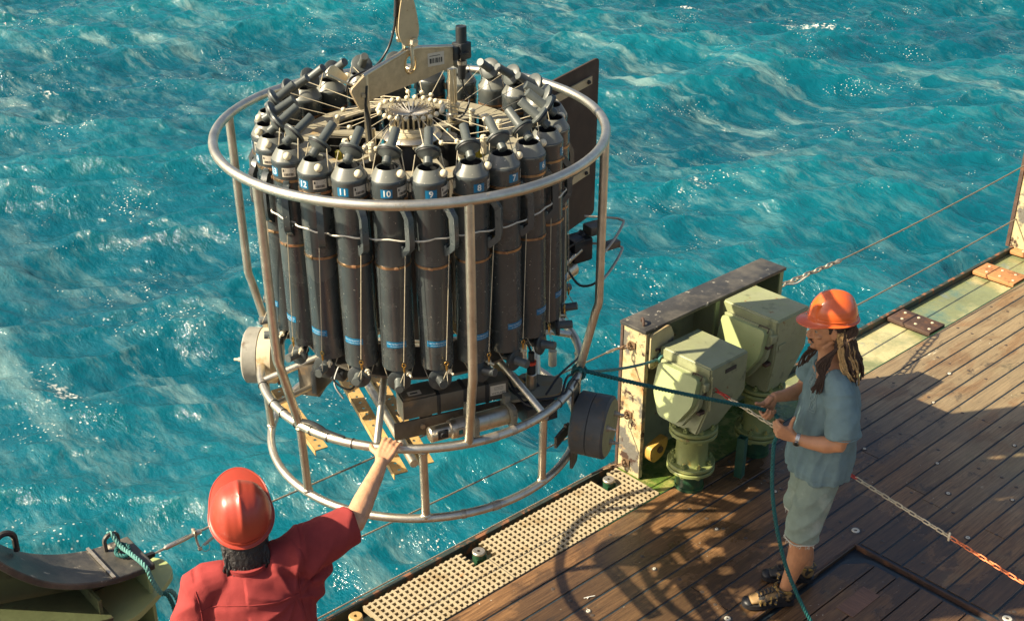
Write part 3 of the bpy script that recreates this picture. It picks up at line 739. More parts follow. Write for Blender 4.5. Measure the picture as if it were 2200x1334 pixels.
m_ = MB(); w = .026
for a, b_ in (((-w, -w), (w, -w + .005)), ((-w, w - .005), (w, w)), ((-w, -w + .005), (-w + .005, w - .005)), ((w - .005, -w + .005), (w, w - .005))): m_.boxmm((*a, 0), (*b_, .30))
m_.obj('square_tube', mat('stub_paint', (.03, .10, .06), .4, 0, .2, 9, layers=[((.5, .42, .24), 6, .58, .64, .7, 0)]), r, 0, rot=(0, 0, .25))

# ================================================================== LEFT BULWARK WITH CURVED FAIRLEAD CAP
lb = root('fairlead_bulwark', (1.1, 4.22, 0), 'green steel bulwark end with curved worn black fairlead cap in the lower left corner', 'bulwark')
XL = Matrix.Translation((-1.1, -4.22, 0))
prof = [(1.605, 1.022), (1.50, 1.028), (1.43, 1.038), (1.36, 1.058), (1.29, 1.086), (1.22, 1.124), (1.15, 1.174), (1.09, 1.235), (1.03, 1.31), (.98, 1.39), (.94, 1.48), (.90, 1.60)]
prof = [p[:] for p in smooth_path([(x, 0, z) for x, z in prof], 4)]
m_ = MB(); m_.X = XL
n = len(prof); vv = []
for i, (x, _, z) in enumerate(prof):
    a = V(*prof[min(i + 1, n - 1)]) - V(*prof[max(i - 1, 0)]); nrm = V(a.z, 0, -a.x).normalized() * (1 if True else -1)
    if nrm.z < 0: nrm = -nrm
    vv += [(x, 4.095, z), (x, 4.36, z), (x - nrm.x * .03, 4.36, z - nrm.z * .03), (x - nrm.x * .03, 4.095, z - nrm.z * .03)]
ff = []
for i in range(n - 1):
    for k in range(4): ff.append([4 * i + k, 4 * i + (k + 1) % 4, 4 * i + 4 + (k + 1) % 4, 4 * i + 4 + k])
ff += [[0, 1, 2, 3], [4 * n - 1, 4 * n - 2, 4 * n - 3, 4 * n - 4]]
m_.add(vv, ff); o = m_.obj('fairlead_cap', M['capblack'], lb); bv = o.modifiers.new('b', 'BEVEL'); bv.width = .006; bv.segments = 2; bv.limit_method = 'ANGLE'; bv.angle_limit = 1
m_ = MB(); m_.X = XL; m_.boxmm((1.415, 4.094, 1.045), (1.428, 4.361, 1.050)); m_.obj('weld_bead', M['galv'], lb, 0)
m_ = MB(); m_.X = XL
low = [(x, z - .034) for x, _, z in prof]
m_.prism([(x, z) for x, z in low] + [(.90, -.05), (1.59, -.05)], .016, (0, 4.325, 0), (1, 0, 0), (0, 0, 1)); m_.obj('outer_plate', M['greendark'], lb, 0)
m_ = MB(); m_.X = XL; m_.boxmm((1.575, 4.13, 0), (1.590, 4.316, .985)); m_.obj('end_plate', M['greenl'], lb, 0)
m_ = MB(); m_.X = XL; m_.prism(rpoly([(1.20, 4.10), (1.44, 4.02), (1.60, 4.10), (1.73, 4.20), (1.735, 4.31), (1.68, 4.38), (1.60, 4.30), (1.24, 4.31)], .06, 6), .028, (0, 0, .84), (1, 0, 0), (0, 1, 0)); m_.obj('knee_plate', M['greenl'], lb)
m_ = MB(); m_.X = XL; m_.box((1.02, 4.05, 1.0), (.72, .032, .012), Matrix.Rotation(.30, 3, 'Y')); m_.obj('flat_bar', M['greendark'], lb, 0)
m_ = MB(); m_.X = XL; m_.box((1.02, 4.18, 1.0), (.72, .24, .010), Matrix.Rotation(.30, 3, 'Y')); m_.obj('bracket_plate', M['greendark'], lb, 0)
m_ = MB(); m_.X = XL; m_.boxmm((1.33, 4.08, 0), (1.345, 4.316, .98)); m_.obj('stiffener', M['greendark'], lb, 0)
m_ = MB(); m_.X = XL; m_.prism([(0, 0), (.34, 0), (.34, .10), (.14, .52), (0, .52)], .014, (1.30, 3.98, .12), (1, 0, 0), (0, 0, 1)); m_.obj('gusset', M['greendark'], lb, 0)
for (x, z, s) in ((1.085, 1.25, 1.1), (1.512, 1.05, .85)):
    m_ = MB(); m_.X = XL
    m_.tube([(x - .035 * s, 4.31, z - .03)] + arcpts((x, 4.31, z + .03 * s), .036 * s, PI, 0, 14, (1, 0, 0), (0, 0, 1)) + [(x + .035 * s, 4.31, z - .03)], .012 * s, 8)
    m_.obj('lifting_eye', M['capblack'], lb)
# old rope made fast on the cap and hanging down inboard
def rope_mesh(path, r, lay=.055, strands=3, n=6, mi=0, m_=None):
    """laid rope: strands twisted round the path"""
    m_ = m_ or MB(); P = [Vector(p) for p in path]
    acc = [0]
    for i in range(1, len(P)): acc.append(acc[-1] + (P[i] - P[i - 1]).length)
    tot = acc[-1]; st = max(8, int(tot / (lay / 7)))
    u = None; fr_ = []
    j = 0
    for i in range(st + 1):
        s = tot * i / st
        while j < len(P) - 2 and acc[j + 1] < s: j += 1
        t = (s - acc[j]) / max(1e-9, acc[j + 1] - acc[j]); p = P[j].lerp(P[j + 1], t); d = (P[j + 1] - P[j]).normalized()
        if u is None: u = d.orthogonal().normalized()
        u = (u - d * u.dot(d)).normalized(); fr_.append((p, u.copy(), d.cross(u), s))
    for k in range(strands):
        pts = []
        for p, u_, w_, s in fr_:
            a = 2 * PI * (s / lay + k / strands); pts.append(p + (u_ * math.cos(a) + w_ * math.sin(a)) * r * .56)
        m_.tube(pts, r * .50, n, mi=mi)
    return m_
ro = root('old_rope', (1.5, 4.2, 1.05), 'frayed turquoise rope end tied to the black fairlead cap and hanging down, lower left', 'rope')
XR = Matrix.Translation((-1.5, -4.2, -1.05))
m_ = MB(); m_.X = XR
rope_mesh(smooth_path([(1.50, 4.33, 1.08), (1.515, 4.31, 1.11), (1.53, 4.26, 1.06), (1.545, 4.18, 1.05), (1.56, 4.09, 1.03), (1.57, 4.065, .96), (1.60, 4.06, .88), (1.645, 4.08, .862), (1.665, 4.06, .80), (1.668, 4.05, .60), (1.66, 4.05, .2)], 6), .011, .05, m_=m_)
m_.obj('rope_strand', M['ropel'], ro)
m_ = MB(); m_.X = XR
rope_mesh(smooth_path([(1.53, 4.29, 1.045), (1.50, 4.24, 1.044), (1.53, 4.20, 1.044), (1.56, 4.25, 1.05), (1.53, 4.285, 1.06)], 6), .010, .05, m_=m_)
rope_mesh(smooth_path([(1.60, 4.055, .89), (1.625, 4.05, .85), (1.64, 4.045, .70), (1.635, 4.045, .2)], 6), .010, .05, m_=m_)
m_.obj('rope_knot', M['ropeg'], ro)

# ================================================================== GUARD WIRES
def wire_thing(path, rr, label, extra=None):
    c = Vector(path[0]); r = root('guard_wire', c, label, 'wire rope', 'guard wires along the ship side'); X = Matrix.Translation(-c)
    m_ = MB(); m_.X = X; rope_mesh(path, rr, .05, 3, 5, m_=m_); m_.obj('wire_strand', M['wire'], r)
    if extra: extra(r, X)
    return r
def sag(a, b_, s, n=14):
    a = V(*a); b_ = V(*b_); return [a.lerp(b_, i / n) - V(0, 0, 4 * s * (i / n) * (1 - i / n)) for i in range(n + 1)]
def links(a, b_, n, w, rad, m_, start=0, pts=None):
    P = pts or [V(*a), V(*b_)]
    acc = [0]
    for i in range(1, len(P)): acc.append(acc[-1] + (P[i] - P[i - 1]).length)
    def at(s):
        j = 0
        while j < len(P) - 2 and acc[j + 1] < s: j += 1
        return P[j].lerp(P[j + 1], (s - acc[j]) / max(1e-9, acc[j + 1] - acc[j]))
    T = acc[-1]; ll = T / n
    for k in range(n):
        p, q = at(T * k / n), at(T * (k + 1) / n); d = (q - p).normalized(); c = (p + q) / 2
        up_ = Vector((0, 0, 1)); s1 = d.cross(up_).normalized(); s2 = s1.cross(d)
        s_ = s1 if (k + start) % 2 == 0 else s2
        s_ = (s_ + (s2 if s_ == s1 else s1) * .25).normalized()
        hl = ll / 2 + rad * .9 - w
        ring = [c + d * hl + (d * math.sin(t) + s_ * math.cos(t)) * w for t in [PI * i / 5 for i in range(6)]] + \
               [c - d * hl - (d * math.sin(t) + s_ * math.cos(t)) * w for t in [PI * i / 5 for i in range(6)]]
        m_.tube(ring, rad, 6, closed=True)
    return m_
def end_shackle(c, d, r, X, ma='chainold', s=1.0):
    m_ = MB(); m_.X = X; c = V(*c); d = V(*d).normalized(); u = d.cross(V(0, 0, 1)).normalized()
    m_.tube([c + u * .014 * s] + [c + d * .05 * s + (d * math.sin(t) + u * math.cos(t)) * .018 * s for t in [PI * i / 6 for i in range(7)]] + [c - u * .014 * s], .0055 * s, 7)
    m_.tube([c - u * .026 * s, c + u * .026 * s], .006 * s, 7); m_.obj('shackle', M[ma], r)
A1, B1 = (2.10, 4.33, .887), (4.66, 4.26, .905)
def ex1(r, X):
    m_ = MB(); m_.X = X; links((4.66, 4.26, .905), (4.752, 4.212, .915), 2, .011, .0045, m_); m_.obj('chain_link', M['chainold'], r)
    m_ = MB(); m_.X = X; m_.cyl((4.60, 4.262, .904), (4.665, 4.259, .905), .0085, 10); m_.obj('wire_socket', M['galv'], r)
wire_thing(sag(A1, B1, .012), .0052, 'upper guard wire from the steel turnbuckle to the top of the rusty frame post', ex1)
def ex2(r, X):
    m_ = MB(); m_.X = X; links((4.66, 4.26, .43), (4.752, 4.212, .43), 2, .011, .0045, m_); m_.obj('chain_link', M['chainold'], r)
wire_thing(sag((1.72, 4.33, .452), (4.66, 4.26, .43), .008), .0052, 'middle guard wire passing behind the bottom ring of the rosette', ex2)
def ex3(r, X):
    m_ = MB(); m_.X = X; links((4.655, 4.30, .03), (4.752, 4.212, .07), 3, .012, .0048, m_); m_.obj('chain_link', M['chainold'], r)
    m_ = MB(); m_.X = X; m_.cyl((4.56, 4.315, .024), (4.66, 4.30, .03), .0085, 10); m_.obj('wire_socket', M['rubber'], r)
wire_thing(sag((1.72, 4.345, .03), (4.60, 4.315, .024), .0), .0052, 'lowest guard wire running just above the deck edge by the grating', ex3)
def ex4(r, X):
    m_ = MB(); m_.X = X; links((6.20, 4.23, .83), (7.12, 4.325, .722), 11, .018, .007, m_); m_.obj('chain_link', M['galv'], r)
    m_ = MB(); m_.X = X; links((6.19, 4.21, .80), (6.21, 4.20, .70), 1, .03, .009, m_); m_.obj('shackle', M['black'], r)
    m_ = MB(); m_.X = X; rope_mesh(smooth_path([(6.30, 4.20, .84), (6.44, 4.21, .80), (6.60, 4.24, .79)], 5), .006, .03, m_=m_); m_.obj('lashing', M['cord'], r)
    m_ = MB(); m_.X = X; m_.ball((7.13, 4.326, .722), .022, 10, sc_=(1.8, .8, .8)); m_.obj('thimble', M['galv'], r)
wire_thing(sag((7.12, 4.326, .722), (10.03, 4.33, .80), .02), .0065, 'upper tan wire beyond the orange hat, chained to the green bulwark', ex4)
wire_thing(sag((6.14, 4.30, .27), (10.03, 4.345, .265), .015), .0065, 'lower tan wire behind the orange hat, above the flooded gutter')

# ------------------------------------------------------------------ turnbuckle at the left
tb = root('turnbuckle', (1.60, 4.33, .888), 'bright steel turnbuckle with clip left of the red hard hat', 'turnbuckle')
XT = Matrix.Translation((-1.60, -4.33, -.888)); YT = 4.33
m_ = MB(); m_.X = XT; m_.tube([(1.60, YT, .93), (1.635, YT, .90), (1.70, YT, .893)], .009, 8, sq=(.02, .012)); m_.tube([(1.60, YT, .85), (1.635, YT, .875), (1.70, YT, .888)], .009, 8, sq=(.02, .012)); m_.obj('jaw_fork', M['rubber'], tb)
m_ = MB(); m_.X = XT; m_.tube([(1.66, YT, .888), (1.76, YT, .892)], .0055, 8); m_.obj('threaded_rod', M['galv'], tb)
m_ = MB(); m_.X = XT; m_.lathe([(.007, 0), (.012, .01), (.012, .12), (.010, .125), (.010, .16), (.013, .165), (.013, .185), (.007, .19)], 12, (1.75, YT, .892), (1, 0, .03)); m_.obj('turnbuckle_body', M['steel'], tb)
m_ = MB(); m_.X = XT; m_.tube([(1.93, YT, .898), (2.0, YT, .900)], .006, 8); m_.box((2.02, YT, .900), (.045, .022, .02), None, .004); m_.obj('eye_rod', M['galv'], tb)
m_ = MB(); m_.X = XT; m_.tube(smooth_path([(2.035, YT, .903), (2.06, YT, .925), (2.10, YT, .93), (2.125, YT, .91), (2.11, YT, .89)], 4), .0065, 8); m_.obj('shackle', M['galv'], tb)
m_ = MB(); m_.X = XT; m_.tube([(2.115, YT - .005, .905), (2.04, YT - .02, .868), (1.93, YT - .03, .838)], .0075, 8); m_.obj('lock_lever', M['galv'], tb)
m_ = MB(); m_.X = XT; m_.tube([(1.905, YT, .925), (1.905, YT - .01, .87), (1.905, YT - .03, .835)], .006, 8); m_.box((1.905, YT, .902), (.012, .034, .04), None, .003); m_.ball((1.905, YT - .035, .832), .011, 8)
m_.tube(arcpts((1.935, YT - .035, .825), .02, 0, 2 * PI, 14, (1, 0, 0), (0, .4, .9))[:-1], .0016, 5, closed=True); m_.obj('ring_clip', M['galv'], tb)
# ================================================================== THE WATER SAMPLING ROSETTE
RM = Matrix(((.7990, .6006, -.0300, 3.054), (-.6013, .7985, -.0300, 4.040), (.0060, .0420, .9991, 1.165), (0, 0, 0, 1)))
q_ = RM.to_3x3(); cx_ = q_.col[0].normalized(); cz_ = cx_.cross(q_.col[1]).normalized(); cy_ = cz_.cross(cx_)
RM = Matrix((cx_, cy_, cz_)).transposed().to_4x4(); RM.translation = V(3.054, 4.040, 1.165)
ros = root('water_sampling_rosette', None, 'round steel frame of numbered dark grey sampling bottles hanging from the crane block', 'water sampler', mat=RM)
def ro_(name, m_, ma, sm=40, parent=None, **k): return m_.obj(name, ma, parent or ros, sm, **k)
def cylp(r, phi, z): a = math.radians(phi); return V(r * math.sin(a), -r * math.cos(a), z)
ZT, ZM = 1.546, .382; RT, RMID, RB = .845, .765, .755
def circ(r, z, n=96): return [cylp(r, 360 * i / n, z) for i in range(n)]
def ring_obj(name, r, z, rad, zero=0):
    m_ = MB(); m_.tube(circ(r, z), rad, 16, closed=True, ref=(0, 0, 1)); return ro_(name, m_, M['tube'], 60)
ring_obj('top_ring', RT, ZT, .0205); ring_obj('middle_ring', RMID, ZM, .0205); ring_obj('bottom_ring', RB, 0, .0195)
for phi in (14, 75, -46, -106, -166, 134):
    m_ = MB(); pts = [cylp(RT, phi, ZT - .004), cylp(RT, phi, .76)]
    pts += [cylp(RT - .004, phi, .735), cylp(RT - .012, phi, .71)] + [cylp(RMID, phi, ZM + .004)]
    m_.tube(pts, .0195, 14, ref=cylp(1, phi, 0)); ro_('upright', m_, M['tube'], 60)
for k in range(8):
    phi = -46 + 45 * k
    m_ = MB(); m_.tube([cylp(RMID - .003, phi, ZM), cylp(RB, phi, 0)], .0185, 14); ro_('leg', m_, M['tube'], 60)
# weld collars
m_ = MB()
for k in range(8):
    phi = -46 + 45 * k
    m_.lathe([(.019, 0), (.0235, .002), (.0225, .010), (.019, .013)], 14, cylp(RB, phi, .014), (0, 0, 1), close=False)
    m_.lathe([(.019, 0), (.0235, -.002), (.0225, -.010), (.019, -.013)], 14, cylp(RMID - .003, phi, ZM - .015), (0, 0, 1), close=False)
ro_('weld_collar', m_, M['steel'], 60)
# lower struts from the middle ring up to the central frame
for a, b_ in ((cylp(RMID, -16, ZM), (-.13, -.16, .70)), (cylp(RMID, 44, ZM), (.20, -.14, .66)), (cylp(RMID, -78, ZM), (-.16, -.02, .56)), (cylp(RMID, 150, ZM), (.1, .2, .66)), (cylp(RMID, -150, ZM), (-.1, .2, .66)), (cylp(RMID, 100, ZM), (.2, .05, .56))):
    m_ = MB(); m_.tube([a, b_], .0165, 12); ro_('strut', m_, M['tube'], 60)
m_ = MB(); m_.tube([cylp(RMID - .01, -65, ZM - .03), (-.30, .10, .30)], .014, 12); ro_('strut', m_, M['tube'], 60)
# zip ties and cable lashed to the middle ring
for phi in (-62, -55, -47, -40, -33, -24, 66, 60, 52, -75):
    m_ = MB(); tn = cylp(1, phi + 90, 0)
    m_.tube(arcpts(cylp(RMID, phi, ZM), .0222, 0, 2 * PI, 14, cylp(1, phi, 0), (0, 0, 1))[:-1], .0019, 5, closed=True); ro_('cable_tie', m_, M['black'])
m_ = MB(); m_.tube([cylp(RMID - .018, p, ZM - .018) for p in range(-80, -19, 4)], .006, 8)
m_.tube(smooth_path([cylp(RMID, -44, ZM + .03), cylp(RMID + .005, -40, ZM + .045), cylp(RMID + .004, -34, ZM + .034), cylp(RMID, -27, ZM + .022)], 5), [.010] * 6 + [.012] * 4 + [.007] * 6, 8); ro_('lashed_cable', m_, M['black'])
# bright marks of tape on the rings
m_ = MB()
for (r, z, a, b_) in ((RMID, ZM, 19, 24), (RMID, ZM, 29, 31), (RB, 0, 22, 25), (RB, 0, 11, 12.5)):
    m_.tube([cylp(r, a + (b_ - a) * i / 5, z) for i in range(6)], .0214, 16, cap=False, ref=(0, 0, 1))
ro_('tape_wrap', m_, M['galv'], 60)
# -------- central column and plates
m_ = MB(); m_.lathe([(.40, 1.492), (.505, 1.492), (.505, 1.502), (.40, 1.502), (.40, 1.492)], 64, close=False); ro_('upper_plate', m_, M['plate'])
for k in range(6):
    a = 60 * k + 14
    m_ = MB(); m_.box(cylp(.26, a, 1.497), (.29, .06, .010), Matrix.Rotation(math.radians(a) - PI / 2, 3, 'Z')); ro_('plate_spoke', m_, M['plate'], 0)
    m_ = MB(); m_.tube([cylp(.48, a + 22, .60), cylp(.48, a + 22, 1.49)], .010, 8); ro_('inner_rod', m_, M['steel'])
m_ = MB(); m_.lathe([(.30, .60), (.56, .60), (.56, .612), (.30, .612), (.30, .60)], 48, close=False); ro_('lower_plate', m_, M['boxmetal'])
m_ = MB(); m_.lathe([(.085, .52), (.115, .54), (.115, 1.40), (.085, 1.485)], 28); ro_('pressure_case', m_, M['darkcase'])
for (x, y, z0, z1, r, ma) in ((-.22, -.10, .62, 1.44, .045, 'darkcase'), (.20, -.16, .66, 1.40, .05, 'boxmetal'), (.16, .22, .62, 1.42, .05, 'darkcase'), (-.2, .2, .62, 1.36, .06, 'boxmetal'), (.30, .03, .9, 1.455, .022, 'yellow'), (.24, -.30, 1.0, 1.475, .016, 'yellow'), (.36, -.12, 1.1, 1.47, .014, 'nylon'), (.10, -.27, 1.2, 1.475, .02, 'boxmetal'), (-.10, -.29, 1.2, 1.475, .018, 'nylon'), (-.32, -.06, 1.1, 1.47, .015, 'yellow'), (.02, .30, 1.0, 1.48, .02, 'boxmetal')):
    m_ = MB(); m_.cyl((x, y, z0), (x, y, z1), r, 18, bev=.004); ro_('inner_instrument', m_, M[ma])
for (x, y, s) in ((.33, .06, .013), (.38, -.02, .013), (.27, .14, .012), (.30, -.20, .013), (-.17, -.24, .013), (-.33, .12, .012), (.2, -.27, .012), (-.28, -.19, .013)):
    m_ = MB(); m_.cyl((x, y, 1.49), (x, y, 1.555), s, 12, bev=.002); m_.ball((x, y, 1.56), s * 1.2, 8); ro_('standoff_post', m_, M['nylon'])
# release carousel
m_ = MB(); m_.lathe([(0, 1.503), (.128, 1.503), (.132, 1.510), (.120, 1.524), (.100, 1.530), (0, 1.530)], 48, close=False); ro_('carousel_flange', m_, M['steel'])
m_ = MB(); m_.lathe([(0, 1.5305), (.096, 1.5305), (.097, 1.545), (.094, 1.5465), (.094, 1.5495), (.097, 1.551), (.096, 1.562), (0, 1.562)], 48, close=False); ro_('carousel_base', m_, M['nylon'])
m_ = MB(); m_.lathe([(0, 1.563), (.078, 1.563), (.078, 1.612), (.06, 1.606), (0, 1.600)], 36, close=False); ro_('carousel_drum', m_, M['black'])
for k in range(24):
    a = 15 * k + 6
    m_ = MB(); m_.tube([cylp(.0885, a, 1.563), cylp(.0885, a, 1.618)], .0052, 8); m_.tube([cylp(.010, a, 1.604), cylp(.05, a, 1.613), cylp(.092, a, 1.626)], .0042, 6)
    m_.tube([cylp(.092, a, 1.600), cylp(.101, a, 1.600), cylp(.103, a, 1.632)], .0028, 6)
    ro_('release_latch', m_, M['steel'])
    m_ = MB(); m_.ball(cylp(.140 + .004 * math.sin(k * 2.1), a, 1.630 + .003 * math.cos(k * 1.7)), .0115, 12); ro_('lanyard_ball', m_, M['nylon'])

# -------- bottle prototype (local: axis z, outward = -y)
BR = .0715
def patch(ang0, ang1, z0, z1, r, n=10):
    vv = []; 
    for i in range(n + 1):
        a = math.radians(ang0 + (ang1 - ang0) * i / n); vv += [V(r * math.sin(a), -r * math.cos(a), z0), V(r * math.sin(a), -r * math.cos(a), z1)]
    return vv, [[2 * i, 2 * i + 2, 2 * i + 3, 2 * i + 1] for i in range(n)]
_tc = {}
def text_geo(s):
    if s in _tc: return _tc[s]
    cu = bpy.data.curves.new('t', 'FONT'); cu.body = s; cu.align_x = 'CENTER'; cu.align_y = 'CENTER'; cu.size = 1; cu.resolution_u = 3
    if len(s) < 3: cu.offset = .018
    o = bpy.data.objects.new('t', cu); col.objects.link(o); bpy.context.view_layer.update()
    me = bpy.data.meshes.new_from_object(o.evaluated_get(bpy.context.evaluated_depsgraph_get()))
    bm = bmesh.new(); bm.from_mesh(me); bmesh.ops.triangulate(bm, faces=bm.faces)
    if len(s) >= 3: bmesh.ops.subdivide_edges(bm, edges=[e for e in bm.edges if e.calc_length() > .6], cuts=1)
    g = ([v.co.copy() for v in bm.verts], [[v.index for v in f.verts] for f in bm.faces]); bm.free()
    bpy.data.objects.remove(o); _tc[s] = g; return g
def text_cyl(m_, s, size, ang, z, r, mi):
    vv, ff = text_geo(s)
    m_.add([V(r * math.sin(math.radians(ang) + p.x * size / r), -r * math.cos(math.radians(ang) + p.x * size / r), z + p.y * size) for p in vv], ff, mi)
bc = V(0, 0, 0)
# body with conical shoulder, open mouth
m_ = MB()
m_.lathe([(.040, -.018), (.060, -.004), (BR - .002, 0), (BR, .006), (BR, .828), (BR + .0015, .832), (BR + .0015, .842), (BR - .001, .846)], 36, close=False)
m_.lathe([(0, .02), (.035, .02), (.040, -.018)], 36, close=False)
ME_body = m_.mesh('sampling_bottle', 45); ME_body.materials.append(M['pvc'])
m_ = MB(); m_.lathe([(BR - .0005, .8462), (.0465, .887), (.0445, .889), (.0415, .887), (.0415, .80)], 36, close=False); m_.lathe([(0, .80), (.0425, .80)], 36, close=False)
m_.add([], []); ME_cone = m_.mesh('shoulder_cone', 22); ME_cone.materials.append(M['cone'])
m_ = MB(); m_.lathe([(0, .801), (.0408, .801), (.0408, .884)], 30, close=False); ME_bore = m_.mesh('bore', 45); ME_bore.materials.append(M['rubber'])
def lidmesh(rod=.10, dark=False):
    m_ = MB()
    m_.mi = 0; m_.lathe([(0, -.044), (.013, -.044), (.0185, -.040), (.0185, -.014), (.024, -.010), (.040, 0), (.044, .002)], 28, close=False)
    m_.mi = 1; m_.lathe([(.044, .002), (.0465, .003), (.0465, .009), (.044, .010)], 28, close=False)
    m_.mi = 0; m_.lathe([(.044, .010), (.0495, .011), (.0505, .014), (.0505, .019), (.048, .021), (.021, .024)], 28, close=False)
    m_.mi = 2; m_.lathe([(.021, .024), (.0185, .027), (.0185, .027 + rod), (.017, .029 + rod), (0, .029 + rod)], 28, close=False)
    me = m_.mesh('lid', 40); me.materials.append(M['darkcap'] if dark else M['lidgrey']); me.materials.append(M['rubber']); me.materials.append(M['lidgrey']); return me
ME_lidT = lidmesh(.088); ME_lidB = lidmesh(.055, True)
ME_lidBl = ME_lidB.copy(); ME_lidBl.materials.clear(); ME_lidBl.materials.append(M['darkcap']); ME_lidBl.materials.append(M['rubber']); ME_lidBl.materials.append(mat('pale_lid', (.30, .29, .24), .45, 0, .15, 25))
m_ = MB(); m_.tube([V(0, -.066, .748), V(0, -.085, .742), V(0, -.112, .700), V(0, -.114, .60), V(0, -.112, .575), V(0, -.085, .548), V(0, -.070, .540)], .01, sq=(.026, .027), ref=(1, 0, 0))
m_.box((0, -.074, .55), (.026, .016, .05), None, .003); m_.box((0, -.074, .745), (.026, .014, .05), None, .003)
ME_handle = m_.mesh('carry_handle', 40); ME_handle.materials.append(M['pvc'])
m_ = MB()
m_.lathe([(BR + .0003, -.0055), (BR + .0022, -.005), (BR + .0022, .005), (BR + .0003, .0055)], 40, (0, 0, 0), close=False); m_.box((.02, -.0705, 0), (.02, .008, .012), None, .002)
ME_band = m_.mesh('clamp_band', 40); ME_band.materials.append(M['clampband'])
m_ = MB(); m_.ball((0, 0, 0), .0165, 16); ME_ball = m_.mesh('vent_ball', 60); ME_ball.materials.append(M['nylon'])
m_ = MB(); m_.cyl((0, 0, 0), (0, -.022, -.006), .0065, 10); m_.lathe([(.004, 0), (.012, .001), (.012, .007), (.004, .008)], 12, (0, -.016, -.0045), (0, -1, -.27)); m_.cyl((0, -.022, -.006), (0, -.042, -.012), .005, 10)
ME_tap = m_.mesh('drain_tap', 40); ME_tap.materials.append(M['nylon'])
# printed strip
m_ = MB(); v_, f_ = patch(-34, 34, .115, .143, BR + .0006); m_.add(v_, f_, 0)
text_cyl(m_, 'Ocean Test Equipment, Inc.', .0071, 0, .1335, BR + .0011, 1); text_cyl(m_, 'Fort Lauderdale, Florida, USA', .0049, 3, .1225, BR + .0011, 1)
ME_strip = m_.mesh('maker_strip', 0); ME_strip.materials.append(M['blue']); ME_strip.materials.append(M['white'])
# inventory label with bar code
m_ = MB(); v_, f_ = patch(35, 79, .785, .823, BR + .0006); m_.add(v_, f_, 0)
def cpatch(m_, a0, a1, z0, z1, mi): v_, f_ = patch(a0, a1, z0, z1, BR + .0011, 1); m_.add(v_, f_, mi)
rb = random.Random(3); a = 41
while a < 73:
    w = rb.choice([.5, .8, 1.2]); cpatch(m_, a, a + w, .790, .801, 1); a += w + rb.choice([.5, .7, 1.1])
for zz, a0, a1 in ((.817, 47, 74), (.812, 47, 70), (.807, 47, 75)): cpatch(m_, a0, a1, zz - .0009, zz + .0009, 1)
cpatch(m_, 38, 43, .8065, .8175, 1)
ME_inv = m_.mesh('inventory_label', 0); ME_inv.materials.append(M['paper']); ME_inv.materials.append(M['ink'])
def number_mesh(n):
    m_ = MB(); v_, f_ = patch(-18.5, 18.5, .784, .819, BR + .0006); m_.add(v_, f_, 0); text_cyl(m_, str(n), .036, 0, .8015, BR + .0012, 1)
    me = m_.mesh('number_plate', 0); me.materials.append(M['blue']); me.materials.append(M['white']); return me
rbt = random.Random(21)
ZB = .72
